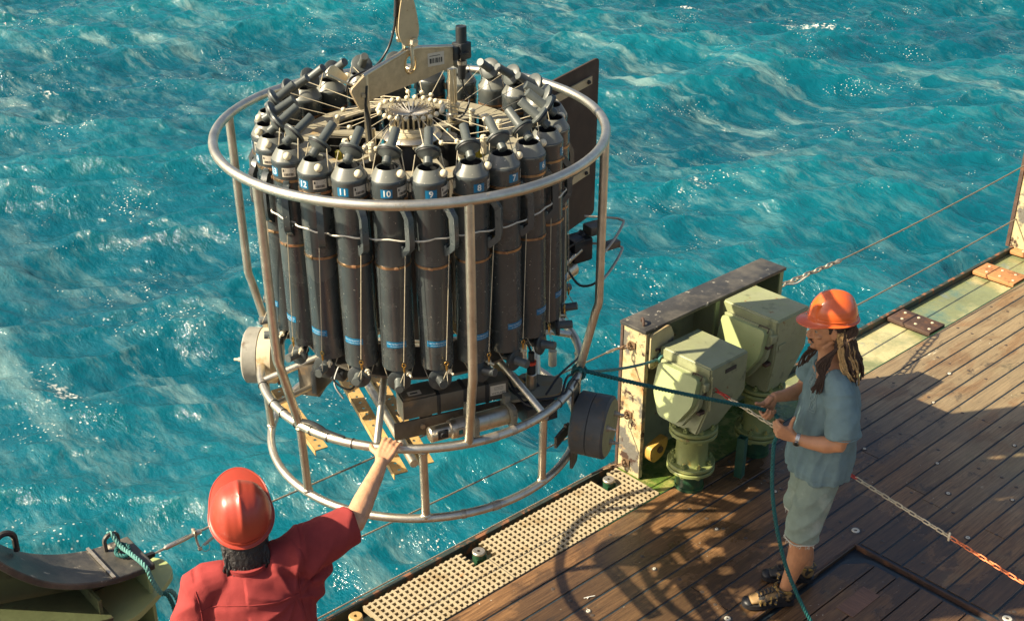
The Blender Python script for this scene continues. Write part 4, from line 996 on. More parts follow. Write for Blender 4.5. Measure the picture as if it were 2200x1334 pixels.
for n in range(1, 25):
    phi = 6 + (9 - n) * 15
    while phi < -180: phi += 360
    o = link('sampling_bottle', ME_body, ros); o.location = cylp(.62, phi, ZB); o.rotation_euler = (rbt.uniform(-.010, .010), rbt.uniform(-.010, .010), math.radians(phi + rbt.uniform(-2.5, 2.5)))
    def sub(name, me, loc=(0, 0, 0), rot=None, q=None):
        s_ = link(name, me, o); s_.location = loc
        if q is not None: s_.rotation_mode = 'QUATERNION'; s_.rotation_quaternion = q
        elif rot: s_.rotation_euler = rot
        return s_
    sub('shoulder_cone', ME_cone); sub('bore', ME_bore)
    jx, jz = rbt.uniform(-.20, .20), rbt.uniform(-.14, .14)
    ax = V(jx, .80, .60 + jz).normalized()
    tilt = Vector((0, 0, 1)).rotation_difference(ax)
    lp_ = V(jx * .02, .022, .928)
    sub('top_lid', ME_lidT, lp_, q=tilt)
    axb = V(rbt.uniform(-.2, .45), -.93, .10 + rbt.uniform(-.2, .12)).normalized()
    lb_ = V(axb.x * .02, -.040, -.052)
    sub('bottom_lid', ME_lidBl if n in (8, 9) else ME_lidB, lb_, q=Vector((0, 0, 1)).rotation_difference(axb))
    sub('carry_handle', ME_handle, rot=(0, 0, math.radians(47)))
    for z in (.762, .478, .70 if n % 5 == 9 else .762):
        pass
    sub('clamp_band', ME_band, (0, 0, .765), (0, 0, rbt.uniform(-1, 1))); sub('clamp_band', ME_band, (0, 0, .480), (0, 0, rbt.uniform(-1, 1)))
    ab = math.radians(57); sub('vent_ball', ME_ball, (.066 * math.sin(ab), -.066 * math.cos(ab), .872))
    sub('drain_tap', ME_tap, (.052 * math.sin(math.radians(40)), -.052 * math.cos(math.radians(40)), -.012), (0, 0, math.radians(40)))
    sub('maker_strip', ME_strip, rot=(0, 0, math.radians(rbt.uniform(-6, 6)))); sub('inventory_label', ME_inv); sub('number_plate', number_mesh(n))
    # bottom lanyard: handle foot -> brass clip -> lower lid; thin bridle at each side
    ah = math.radians(40); hp = V(.095 * math.sin(ah), -.095 * math.cos(ah), .55)
    ca = math.radians(24); clip = V(.078 * math.sin(ca), -.088 * math.cos(ca), .038)
    rodp = lb_ + axb * .060
    m_ = MB(); m_.tube([hp, clip + V(0, 0, .016)], .0017, 5); m_.tube([clip - V(0, 0, .035), rodp + V(.006, 0, .018)], .0014, 5)
    m_.tube([clip - V(0, 0, .035), rodp + V(.022, -.012, -.002)], .0013, 5)
    m_.tube([V(-BR + .004, -.02, .02), lb_ + V(-.046, 0, .0)], .0014, 5); m_.tube([V(BR - .004, -.02, .02), lb_ + V(.046, 0, .0)], .0014, 5)
    mm = m_.mesh('bottom_lanyard', 0); mm.materials.append(M['line']); link('bottom_lanyard', mm, o)
    m_ = MB(); m_.tube(arcpts(clip, .0085, 0, 2 * PI, 12, (1, 0, 0), (0, 0, 1))[:-1], .0028, 6, closed=True); m_.tube([clip - V(0, 0, .008), clip - V(0, 0, .022), clip - V(0, 0, .036)], [.0045, .0055, .003], 8)
    mm = m_.mesh('snap_clip', 60); mm.materials.append(M['brass']); link('snap_clip', mm, o)
    # top lanyard: carousel ball -> mid ball -> lid flange
    inw = V(0, 1, 0)
    le = lp_ + ax * .03
    ball_w = V(0, .62 - .142, 1.630 - ZB)
    midp = V(.02 * math.sin(n * 1.7), .62 - rbt.uniform(.28, .36), 1.580 - ZB + rbt.uniform(-.012, .02))
    m_ = MB(); m_.tube([ball_w, midp], .0022, 6); m_.tube([midp, le + V(.044, 0, -.01)], .0017, 6)
    m_.tube([V(-BR, .0, .82), lp_ + V(-.050, 0, .005)], .0021, 6); m_.tube([V(BR, .0, .82), lp_ + V(.050, 0, .005)], .0021, 6)
    m_.tube([V(-BR, .0, .82), V(-BR - .004, 0, .79)], .006, 6); m_.tube([V(BR, .0, .82), V(BR + .004, 0, .79)], .006, 6)
    mm = m_.mesh('top_lanyard', 0); mm.materials.append(M['line']); link('top_lanyard', mm, o)
    m_ = MB(); m_.ball(midp, .0115, 10)
    mm = m_.mesh('lanyard_bead', 60); mm.materials.append(M['nylon']); link('lanyard_bead', mm, o)
# retaining cord slung round the bottles
m_ = MB(); pts = []
for i in range(24 * 8):
    t = i / 8; phi = 6 + 15 * t; f = abs((t % 1) - .5) * 2        # f=1 over a bottle
    pts.append(cylp(.62 + (BR + .003) * (1 if f > .35 else .72 + .8 * f), phi, 1.332 - .010 * (1 - f) + .004 * math.sin(t * 2.3)))
m_.tube(pts, .0036, 6, closed=True, ref=(0, 0, 1)); ro_('retaining_cord', m_, M['cord'], 60)

# -------- lifting beam
wd = V(.722, .692, 0).normalized(); nb = V(.692, -.722, 0)
def bp(s, z, t=0): return wd * s + V(0, 0, z) + nb * t
m_ = MB(); outer = [(-.262, 1.727), (-.10, 1.733), (.10, 1.742), (.262, 1.757), (.262, 1.838), (.05, 1.880), (-.01, 1.884), (-.05, 1.874), (-.262, 1.832)]
hole = [(.0 + .027 * math.cos(t), 1.826 + .036 * math.sin(t)) for t in [2 * PI * i / 16 for i in range(16)]]
bm = bmesh.new()
def loopv(pl, t): return [bm.verts.new(bp(x, z, t)) for x, z in pl]
for t in (-.009, .009):
    a_ = loopv(outer, t); h_ = loopv(hole, t)
    ea = [bm.edges.new((a_[i], a_[(i + 1) % len(a_)])) for i in range(len(a_))]; eh = [bm.edges.new((h_[i], h_[(i + 1) % 16])) for i in range(16)]
    bmesh.ops.triangle_fill(bm, edges=ea + eh, use_beauty=True)
    if t < 0: A0, H0 = a_, h_
for i in range(len(outer)): j = (i + 1) % len(outer); bm.faces.new((A0[i], A0[j], a_[j], a_[i]))
for i in range(16): j = (i + 1) % 16; bm.faces.new((H0[j], H0[i], h_[i], h_[j]))
bmesh.ops.recalc_face_normals(bm, faces=bm.faces); me = bpy.data.meshes.new('lifting_beam'); bm.to_mesh(me); bm.free(); link('lifting_beam', me, ros, M['beam'])
m_ = MB(); m_.tube([bp(-.262, 1.836), bp(-.05, 1.880), bp(-.01, 1.888), bp(.05, 1.885), bp(.262, 1.843)], .0098, 10); ro_('beam_rim', m_, M['steel'], 60)
m_ = MB(); m_.tube(arcpts(bp(0, 1.826, .0095), .032, 0, 2 * PI, 20, wd, (0, 0, 1.25))[:-1], .004, 6, closed=True); ro_('hole_rim', m_, M['gold'], 60)
for s in (-.251, .251):
    m_ = MB(); m_.tube([bp(s, 1.50), bp(s, 1.745 if s > 0 else 1.84)], .0135, 12); m_.lathe([(.024, 0), (.024, .035), (.014, .04)], 16, bp(s, 1.503)); m_.tube([bp(s + .03, 1.50, .0), bp(s + .03, 1.60 if s < 0 else 1.74)], .007, 8); ro_('beam_post', m_, M['steel'])
m_ = MB(); m_.tube([bp(-.262, 1.80, .02), bp(-.275, 1.72, .02), bp(-.265, 1.66, .02), bp(-.258, 1.54, .02)], [.006, .006, .011, .009], 8); ro_('post_sensor', m_, M['black'])
m_ = MB(); m_.prism(rpoly([(-.35, 1.80), (-.265, 1.845), (-.255, 1.72), (-.30, 1.70)], .015), .012, nb * .014, wd, (0, 0, 1)); m_.box(bp(-.285, 1.765, .024), (.014, .014, .014)); ro_('beam_end_fork', m_, M['beam'])
m_ = MB(); m_.prism(rpoly([(-.42, 1.875), (-.315, 1.805), (-.300, 1.835), (-.375, 1.905)], .02), .006, nb * -.05, wd, (0, 0, 1)); m_.tube([bp(-.415, 1.87, -.04), bp(-.30, 1.80, -.02), bp(-.265, 1.71, .0)], .005, 6); ro_('guide_flap', m_, M['steel'])
# property label on the beam
m_ = MB()
def bpatch(s0, s1, z0, z1, t, mi, sl=.10): m_.add([bp(s0, z0 - sl * s0, t), bp(s1, z0 - sl * s1, t), bp(s1, z1 - sl * s1, t), bp(s0, z1 - sl * s0, t)], [[0, 1, 2, 3]], mi)
bpatch(.105, .205, 1.800, 1.858, .0096, 0)
for i, (a, w) in enumerate(((.115, .012), (.130, .004), (.137, .006), (.148, .004), (.155, .010), (.168, .003), (.174, .006), (.184, .009))): bpatch(a, a + w, 1.812, 1.834, .0101, 1)
bpatch(.115, .18, 1.843, 1.846, .0101, 1)
ro_('beam_label', m_, [M['paper'], M['ink']], 0)
# sensor clamped to the beam end
ex_ = V(.235, .225, 0)
m_ = MB(); m_.lathe([(.0245, 1.79), (.0245, 1.915), (.023, 1.920), (.021, 1.918), (.0, 1.918)], 24, ex_, close=False); m_.lathe([(.0, 1.68), (.012, 1.68), (.018, 1.70), (.018, 1.79)], 20, ex_, close=False); ro_('beam_sensor', m_, M['black'])
m_ = MB(); m_.box(ex_ + V(0, 0, 1.812), (.066, .062, .075), Matrix.Rotation(.76, 3, 'Z'), .006); m_.box(ex_ + V(-.028, -.027, 1.81), (.05, .035, .06), Matrix.Rotation(.76, 3, 'Z'), .004)
m_.tube([ex_ + V(-.01, -.042, 1.805), ex_ + V(.03, -.03, 1.812)], .005, 6); ro_('sensor_clamp', m_, M['black'])
m_ = MB(); m_.cyl(ex_ + V(0, 0, 1.748), ex_ + V(0, 0, 1.765), .0205, 18); ro_('hose_clip', m_, M['galv'])
m_ = MB(); m_.tube(smooth_path([ex_ + V(0, 0, 1.685), ex_ + V(.008, .005, 1.63), ex_ + V(.03, .0, 1.58), ex_ + V(.0, -.05, 1.53), ex_ + V(-.05, -.08, 1.515)], 6), .0045, 7)
m_.tube(smooth_path([(.20, -.05, 1.51), (.27, -.10, 1.52), (.34, -.07, 1.51), (.42, .0, 1.51)], 5), .005, 6); m_.tube(smooth_path([(-.12, -.12, 1.51), (-.2, -.2, 1.53), (-.3, -.15, 1.51)], 5), .005, 6); ro_('sensor_cable', m_, M['black'], 60)

# -------- stabilising vane
vd = V(.612, .791, 0).normalized(); vn = V(.791, -.612, 0)
m_ = MB(); m_.prism(rpoly([(.93, .50), (1.68, .50), (1.68, 1.425), (.93, 1.425)], .035, 5), .012, (0, 0, 0), vd, (0, 0, 1)); ro_('stabilising_vane', m_, M['vane'])
for z in (1.325, .80):
    m_ = MB(); P_ = vn * .014
    m_.prism([(.72, z - .022), (1.585, z - .022), (1.585, z + .022), (.72, z + .022)], .010, P_, vd, (0, 0, 1)); ro_('vane_strap', m_, M['hookpaint'], 0)
    for s in (1.54, 1.00):
        m_ = MB(); m_.lathe([(.012, 0), (.012, .010), (.0, .011)], 6, vd * s + V(0, 0, z) + vn * .0195, vn); m_.lathe([(.006, .01), (.006, .016), (0, .017)], 10, vd * s + V(0, 0, z) + vn * .0195, vn); ro_('strap_bolt', m_, M['darkcase'])
m_ = MB(); m_.boxmm((.50, .62, .95), (.56, .70, 1.45)); ro_('vane_bracket', m_, M['boxmetal'], 0)

# -------- floats (weights) on the ring
def float_(phi, rc, z, rad, th, ca, cb, face, nm):
    o = bpy.data.objects.new('float_weight', None); 
    d = cylp(1, phi, 0); c = cylp(rc, phi, z)
    m_ = MB()
    m_.mi = 0; m_.lathe([(.02, -th / 2), (rad - .012, -th / 2), (rad, -th / 2 + .010), (rad, -.003), (rad - .004, 0)], 40, c, d, close=False)
    m_.mi = 1; m_.lathe([(rad - .004, 0), (rad + .001, .003), (rad + .001, th / 2 - .010), (rad - .012, th / 2)], 40, c, d, close=False)
    m_.mi = 2; m_.lathe([(0, th / 2 - .0002), (rad - .012, th / 2)], 40, c, d, close=False); m_.lathe([(0, -th / 2), (.02, -th / 2)], 20, c, d, close=False)
    f = ro_('float_weight', m_, [ca, cb, face]); 
    for k in range(3):
        t = 2 * PI * k / 3 + (.5 if phi > 0 else .2); s1 = cylp(1, phi + 90, 0)
        p = c + d * (th / 2) + (s1 * math.cos(t) + V(0, 0, math.sin(t))) * rad * .52
        m_ = MB(); m_.lathe([(.016, 0), (.016, .008), (.011, .009), (.011, .024), (.0065, .025), (.0065, .045), (0, .046)], 8, p, d); m_.obj('float_bolt', M['galv'] if phi > 0 else M['nylon'], f)
        if phi < 0: break
    return f
float_(-98, .778, .365, .136, .155, M['floatc'], M['floatg'], M['floatg'], 'l')
float_(65, .868, .185, .150, .165, M['floatd'], M['floatd'], M['olive'], 'r')
float_(170, .80, .22, .145, .16, M['floatd'], M['floatd'], M['olive'], 'b')
m_ = MB(); d65 = cylp(1, 65, 0); s65 = cylp(1, 155, 0)
m_.prism(rpoly([(-.045, -.07), (.045, -.07), (.045, .40), (-.045, .40)], .02), .012, cylp(.776, 65, 0), s65, (0, 0, 1)); ro_('float_plate', m_, M['boxmetal'])
m_ = MB(); m_.boxmm((-.07, -.006, -.03), (.07, .006, .03)); m_.ball((.02, -.01, .045), .012, 8)
b_o = ro_('float_arm', m_, M['boxmetal'], 0); b_o.location = cylp(.735, 60.5, .13); b_o.rotation_euler = (0, 0, 1.0)
m_ = MB(); d98 = cylp(1, -98, 0); m_.prism([(-.05, -.02), (.05, -.02), (.05, .32), (-.05, .32)], .012, cylp(.70, -98, .25), cylp(1, -8, 0), (0, 0, 1)); ro_('float_plate', m_, M['boxmetal'], 0)

# -------- perforated angle bars across the bottom
def perf(p, q, w, name='perforated_bar', lip=.03):
    p = V(*p); q = V(*q); d = (q - p); L = d.length; d.normalize(); s_ = d.cross(V(0, 0, 1)).normalized()
    m_ = MB(); n = int(L / .052); pitch = L / n; hr = .0085
    for i in range(n):
        a = i * pitch; b2 = a + pitch; cxm = (a + b2) / 2
        sq = [(a, -w / 2), (cxm, -w / 2), (b2, -w / 2), (b2, 0), (b2, w / 2), (cxm, w / 2), (a, w / 2), (a, 0)]
        ho = [(cxm + hr * math.cos(t), hr * math.sin(t)) for t in [math.atan2(y, x - cxm) for x, y in sq]]
        for zz in (0, -.005):
            vv = [p + d * x + s_ * y + V(0, 0, zz) for x, y in sq] + [p + d * x + s_ * y + V(0, 0, zz) for x, y in ho]
            m_.add(vv, [[k, (k + 1) % 8, 8 + (k + 1) % 8, 8 + k] for k in range(8)])
        m_.add([p + d * x + s_ * y + V(0, 0, zz) for zz in (0, -.005) for x, y in ho], [[k, (k + 1) % 8, 8 + (k + 1) % 8, 8 + k] for k in range(8)])
    c = p + d * L / 2 + s_ * (w / 2) - V(0, 0, lip / 2); R_ = Matrix((d, s_, V(0, 0, 1))).transposed()
    m_.box(c, (L, .004, lip), R_); m_.box(p + d * L / 2 - s_ * (w / 2) - V(0, 0, .0025), (L, .002, .005), R_)
    ro_(name, m_, M['gold'], 0)
perf((-.435, .33, .170), (-.115, -.64, .170), .062)
perf((-.290, .33, .185), (.005, -.60, .185), .058)
perf((-.72, .10, .175), (-.475, -.43, .175), .06)
perf((-.20, .62, .18), (.40, .40, .18), .06)
m_ = MB(); m_.tube([(-.36, .33, .20), (-.055, -.62, .20)], .020, 12); ro_('cross_tube', m_, M['tube'], 60)
m_ = MB(); m_.lathe([(.0215, 0), (.0215, .03)], 14, (-.20, -.16, .20), (.306, -.95, 0)); m_.lathe([(.0215, 0), (.0215, .015)], 14, (-.13, -.38, .20), (.306, -.95, 0)); ro_('tube_sleeve', m_, M['galv'])
m_ = MB(); m_.tube([(.53, -.30, .22), (.60, .45, .22)], .02, 12); m_.tube([(-.5, .5, .2), (.55, .42, .2)], .018, 12); ro_('cross_tube', m_, M['tube'], 60)
m_ = MB(); m_.prism([(0, 0), (.06, 0), (.06, .60), (0, .60)], .006, (.42, -.36, .41), V(.8, .6, 0), V(-.3, .4, .12)); ro_('angle_plate', m_, M['gold'], 0)

# -------- instruments on the bottom frame
Bx = V(.484, .146, 0).normalized(); By = V(-.146, .484, 0).normalized()
RI = Matrix((Bx, By, V(0, 0, 1))).transposed(); bcn = V(.135, -.425, .425)
m_ = MB(); m_.box(bcn, (.50, .088, .095), RI, .004); ro_('current_meter', m_, M['boxmetal'])
m_ = MB(); m_.box(bcn - Bx * .2515 + V(0, 0, 0), (.004, .098, .105), RI, .001); ro_('meter_end_plate', m_, M['galv'])
m_ = MB(); m_.box(bcn + Bx * -.17 + V(0, 0, .051) + By * .02, (.15, .11, .012), RI, .002); ro_('meter_cover', m_, M['boxmetal'])
for s in (-.085, .04, .145):
    m_ = MB(); m_.box(bcn + Bx * s, (.018, .094, .101), RI, .003); ro_('meter_strap', m_, M['rubber'])
m_ = MB(); zt_ = .0478
def ip(s, t, z, mi, w, h, face):
    if face == 'f': p = bcn + Bx * s - By * .0446 + V(0, 0, z); m_.add([p, p + Bx * w, p + Bx * w + V(0, 0, h), p + V(0, 0, h)], [[0, 1, 2, 3]], mi)
    else: p = bcn + Bx * s + By * t + V(0, 0, z); m_.add([p, p + Bx * w, p + Bx * w + By * h, p + By * h], [[0, 1, 2, 3]], mi)
ip(.160, 0, -.018, 0, .075, .052, 'f')
sv = bcn
def textplane(m_, s, size, o, ex, ey, mi):
    vv, ff = text_geo(s); m_.add([V(*o) + ex * p.x * size + ey * p.y * size for p in vv], ff, mi)
textplane(m_, 'WETLABS', .015, bcn + Bx * .198 - By * .0451 + V(0, 0, -.009), Bx, V(0, 0, 1), 1)
for dz in (.008, .015, .022):
    p = bcn + Bx * .178 - By * .0451 + V(0, 0, dz); m_.add([p, p + Bx * .045, p + Bx * .045 + V(0, 0, .0016), p + V(0, 0, .0016)], [[0, 1, 2, 3]], 1)
ro_('case_label', m_, [M['paper'], M['ink']], 0); m_ = MB()
p = bcn + Bx * -.215 - By * .02 + V(0, 0, .0578); m_.add([p, p + Bx * .06, p + Bx * .06 + By * .035, p + By * .035], [[0, 1, 2, 3]], 0)
p = bcn + Bx * -.205 - By * .01 + V(0, 0, .0582); m_.add([p, p + Bx * .035, p + Bx * .035 + By * .012, p + By * .012], [[0, 1, 2, 3]], 1)
ro_('case_label', m_, [M['paper'], M['ink']], 0)
m_ = MB(); m_.box(bcn + Bx * .02 - By * .02 + V(0, 0, -.115), (.62, .010, .09), RI, .002); m_.box(bcn + Bx * -.14 + V(0, 0, -.06), (.06, .04, .02), RI, .002); ro_('mounting_rail', m_, M['boxmetal'])
for s in (-.16, -.02, .12, .24):
    m_ = MB(); m_.lathe([(.012, 0), (.012, .008), (0, .009)], 8, bcn + Bx * s - By * .0255 + V(0, 0, -.11), -By); ro_('rail_bolt', m_, M['galv'])
cA, cB = V(.015, -.585, .325), V(.405, -.440, .325); cd = (cB - cA).normalized()
m_ = MB(); m_.lathe([(.0, 0), (.030, 0), (.036, .006), (.036, .095), (.044, .10), (.045, .115), (.045, .41), (.040, .418), (0, .418)], 28, cA, cd, close=False); ro_('altimeter', m_, M['steel'])
m_ = MB(); m_.lathe([(.0455, 0), (.0455, .045)], 28, cA + cd * .125, cd, close=False); ro_('altimeter_label', m_, M['galv'])
m_ = MB(); s_ = cd.cross(V(0, 0, 1)).normalized(); Rc = Matrix((cd, -s_, V(0, 0, 1))).transposed()
m_.box(cA + cd * .055 + s_ * .032 + V(0, 0, .008), (.05, .012, .042), Rc, .004); m_.lathe([(.016, 0), (.012, .006), (.0, .004)], 16, cA + cd * .055 + s_ * .038 + V(0, 0, .008), s_)
ro_('altimeter_window', m_, M['black'])
m_ = MB(); m_.box(cA + cd * .135 + s_ * .042 + V(0, 0, .006), (.035, .010, .036), Rc, .002); m_.mi = 1; m_.box(cA + cd * .135 + s_ * .0475 + V(0, 0, .006), (.020, .002, .022), Rc); ro_('sensor_head', m_, [M['galv'], mat('teal_window', (.0, .10, .11), .15)])
for s in (.21, .395):
    m_ = MB(); m_.box(cA + cd * s + V(0, 0, -.002), (.030, .118, .112), Rc, .010); m_.box(cA + cd * s - s_ * .045 + V(0, 0, .02), (.028, .06, .13), Rc, .004); m_.lathe([(.008, 0), (.008, .006), (0, .006)], 6, cA + cd * s + s_ * .06 + V(0, 0, .02), s_); ro_('pipe_clamp', m_, mat('grey_clamp', (.20, .19, .145), .5, 0, .12, 20) if s < .3 else bpy.data.materials['grey_clamp'])
m_ = MB(); m_.box((.50, -.34, .30), (.16, .20, .09), Matrix.Rotation(.4, 3, 'Z'), .004); m_.box((.47, -.30, .36), (.13, .05, .03), Matrix.Rotation(.4, 3, 'Z'), .003); m_.box((.47, -.24, .36), (.13, .03, .03), Matrix.Rotation(.4, 3, 'Z'), .003); ro_('battery_housing', m_, M['darkcase'])
# red-collared sensor on a pale plate, with loops of cable
pc = V(.498, -.31, 0)
m_ = MB(); m_.prism(rpoly([(-.11, -.10), (.13, -.06), (.16, .08), (-.02, .14), (-.12, .04)], .03), .012, pc + V(0, 0, .362), V(1, 0, 0), V(0, 1, 0)); ro_('sensor_plate', m_, M['plate'])
m_ = MB(); m_.mi = 0; m_.cyl(pc + V(0, 0, .37), pc + V(0, 0, .45), .025, 20, bev=.003); m_.mi = 1; m_.cyl(pc + V(0, 0, .451), pc + V(0, 0, .50), .021, 20); m_.cyl(pc + V(0, 0, .516), pc + V(0, 0, .56), .015, 16); m_.mi = 2; m_.cyl(pc + V(0, 0, .5005), pc + V(0, 0, .515), .023, 20)
ro_('oxygen_sensor', m_, [M['steel'], M['black'], M['red']])
m_ = MB(); m_.cyl((.62, -.12, .37), (.62, -.12, .45), .02, 14); ro_('standoff_post', m_, M['nylon'])
m_ = MB()
m_.tube(smooth_path([pc + V(.0, 0, .56), pc + V(-.03, .06, .58), pc + V(-.11, .02, .46), pc + V(-.10, -.06, .40), pc + V(.0, -.13, .39), pc + V(.13, -.12, .40), cylp(.755, 62, .41), cylp(.765, 70, .405)], 6), .0062, 8)
m_.tube(smooth_path([pc + V(-.12, .02, .45), pc + V(-.04, -.14, .375), pc + V(.10, -.15, .385), pc + V(.16, -.03, .43), pc + V(.20, .05, .40)], 6), .0062, 8)
m_.tube(smooth_path([pc + V(.06, -.08, .38), pc + V(.13, .0, .43), cylp(.75, 78, .42), cylp(.76, 84, .40)], 6), .0055, 8)
ro_('sensor_cable', m_, M['black'], 60)
# lower left: black bracket, wires, bottle base fittings
m_ = MB(); m_.box((-.42, -.22, .46), (.17, .07, .05), Matrix.Rotation(-.5, 3, 'Z'), .01); m_.box((-.47, -.17, .40), (.03, .14, .12), Matrix.Rotation(-.5, 3, 'Z'), .004); ro_('clamp_bracket', m_, M['black'])
m_ = MB(); m_.box((-.52, -.10, .36), (.10, .10, .16), Matrix.Rotation(-.3, 3, 'Z'), .004); ro_('junction_case', m_, M['boxmetal'])
m_ = MB(); m_.tube(smooth_path([(-.36, -.12, .62), (-.42, -.30, .50), (-.33, -.36, .44), (-.28, -.28, .5), (-.34, -.25, .56), (-.40, -.33, .47), (-.36, -.40, .42)], 6), .005, 6); ro_('sensor_cable', m_, M['black'], 60)
# instrument bundle on the right with its bent guard rods
m_ = MB(); m_.box((.84, .12, .97), (.09, .07, .045), Matrix.Rotation(.5, 3, 'Z'), .004); m_.box((.90, .05, .91), (.11, .04, .035), Matrix.Rotation(.5, 3, 'Z'), .004); ro_('modem_case', m_, M['boxmetal'])
m_ = MB(); m_.box((.76, .10, .88), (.11, .10, .12), Matrix.Rotation(.5, 3, 'Z'), .012); m_.cyl((.66, .03, .80), (.80, .14, .93), .035, 16); ro_('modem_transducer', m_, M['black'])
m_ = MB(); m_.cyl((.62, -.02, .79), (.77, .06, .89), .013, 12); m_.cyl((.60, .0, .74), (.74, .14, .76), .045, 18, bev=.004); ro_('side_tube', m_, M['steel'])
m_ = MB(); m_.box((.655, -.02, .77), (.035, .10, .09), Matrix.Rotation(.4, 3, 'Z'), .01); m_.box((.63, .02, .82), (.07, .03, .05), Matrix.Rotation(.3, 3, 'Z'), .006); ro_('cable_gland', m_, M['nylon'])
for z in (.985, .845):
    m_ = MB(); m_.tube(smooth_path([(.80, .18, z + .02), (.93, .15, z + .02), (.965, .13, z + .018), (.975, .11, z + .008), (.90, -.02, z - .03), (.82, -.12, z - .06)], 5), .0062, 8); ro_('guard_rod', m_, M['cord'] if False else M['galv'], 60)
m_ = MB(); m_.tube(smooth_path([(.70, .05, .80), (.76, .0, .73), (.84, -.02, .76), (.86, .04, .84)], 5), .006, 7); m_.tube(smooth_path([(.78, .02, .96), (.70, .0, .93), (.66, -.04, .90)], 5), .006, 7); ro_('sensor_cable', m_, M['black'], 60)

# ================================================================== CRANE HOOK BLOCK AND WIRE
Hk = RM @ V(0, 0, 1.86)
def rw(v): return RM @ v
hk = root('crane_block', Hk, 'pale teardrop crane block with shackle, above the lifting beam', 'crane block')
XH = Matrix.Translation(-Hk) @ RM
m_ = MB(); m_.X = XH
cN = nb * 1.0; 
m_.tube([bp(-.0, 1.925, -.024), bp(0, 1.85, -.024)] + [V(0, 0, 1.823) + nb * (-.024 * math.cos(t)) - V(0, 0, .020 * math.sin(t)) for t in [PI * i / 8 for i in range(9)]] + [bp(0, 1.85, .024), bp(0, 1.925, .024)], .0085, 10); m_.obj('bow_shackle', M['steel'], hk, 60)
m_ = MB(); m_.X = XH; m_.cyl(bp(0, 1.925, -.045), bp(0, 1.925, .042), .009, 14); m_.lathe([(.019, 0), (.019, .016), (.0, .018)], 6, bp(0, 1.925, .030), nb); m_.lathe([(.017, 0), (.017, .012), (.0, .014)], 6, bp(0, 1.925, -.042), -nb); m_.obj('shackle_pin', M['steel'], hk)
tear = []
for i in range(29):
    t = -PI / 2 + 2 * PI * i / 28
    z = math.sin(t); x = math.cos(t)
    zz = 1.905 + .075 + .075 * z if z < 0 else 1.98 + .155 * z
    w = .046 * x if z < 0 else .046 * x * (1 - .45 * z) + .010 * z * (1 if x > 0 else -1)
    tear.append((w, zz))
hd = V(.94, .34, 0).normalized(); hn = V(.34, -.94, 0).normalized()
for t in (-.0165, .0165):
    m_ = MB(); m_.X = XH; m_.prism(tear[:-1], .007, hn * t, hd, (0, 0, 1)); m_.obj('cheek_plate', M['hookpaint'], hk)
m_ = MB(); m_.X = XH; m_.prism([(x * .8, 1.985 + (z - 1.985) * .9) for x, z in tear[:-1]], .024, (0, 0, 0), hd, (0, 0, 1)); m_.obj('wire_thimble', M['darkcase'], hk)
m_ = MB(); m_.X = XH; m_.tube([hn * -.01 + hd * -.005 + V(0, 0, 2.10), V(.0, .0, 2.30), V(0, 0, 3.4)], .011, 10); m_.obj('hoist_wire', M['wire'], hk)
cb = root('conducting_cable', rw(V(-.03, .0, 2.1)), 'black signal cable curving from the crane wire to the lifting beam', 'cable')
XC = cb.matrix_world.inverted() if False else Matrix.Translation(-cb.location) @ RM
m_ = MB(); m_.X = XC; m_.tube([V(-.035, -.01, 3.4), V(-.035, -.01, 2.30), V(-.040, -.01, 2.08), V(-.045, -.01, 2.03)], .0095, 10); m_.obj('cable_sleeve', M['rubber'], cb)
m_ = MB(); m_.X = XC; m_.tube(smooth_path([V(-.045, -.01, 2.04), V(-.055, -.015, 1.98), V(-.085, -.03, 1.90), V(-.14, -.07, 1.84), V(-.20, -.12, 1.83), V(-.245, -.16, 1.815), V(-.262, -.17, 1.77)], 8), .0052, 8); m_.obj('cable_tail', M['black'], cb, 60)
# ================================================================== PEOPLE
def loft(parts, pts, rad, ref=(0, 1, 0), n=18, capf=.55):
    """closed tube of elliptical sections: rad = (a, b) with a along ref, b across; rounded ends"""
    P = [Vector(p) for p in pts]; R_ = [(r, r) if not isinstance(r, (tuple, list)) else r for r in rad]; N = len(P)
    rings = []
    T = [(P[min(i + 1, N - 1)] - P[max(i - 1, 0)]).normalized() for i in range(N)]
    rf = Vector(ref)
    def rg(c, t, a, b):
        u = rf - t * rf.dot(t)
        u = u.normalized() if u.length > 1e-4 else t.orthogonal().normalized()
        w = t.cross(u)
        return [c + u * (a * math.cos(2 * PI * k / n)) + w * (b * math.sin(2 * PI * k / n)) for k in range(n)]
    m0 = min(R_[0]); m1 = min(R_[-1])
    for f, s in ((.0, .35), (.35, .8)): rings.append(rg(P[0] - T[0] * m0 * capf * (1 - f * 1.6), T[0], R_[0][0] * s, R_[0][1] * s))
    for i in range(N): rings.append(rg(P[i], T[i], *R_[i]))
    for f, s in ((.35, .8), (.0, .35)): rings.append(rg(P[-1] + T[-1] * m1 * capf * (1 - f * 1.6), T[-1], R_[-1][0] * s, R_[-1][1] * s))
    b = len(parts.v); M_ = len(rings)
    vv = [p for r in rings for p in r]
    ff = [list(range(n))[::-1], [(M_ - 1) * n + k for k in range(n)]]
    for i in range(M_ - 1):
        for k in range(n): k2 = (k + 1) % n; ff.append([i * n + k, i * n + k2, (i + 1) * n + k2, (i + 1) * n + k])
    parts.add(vv, ff)
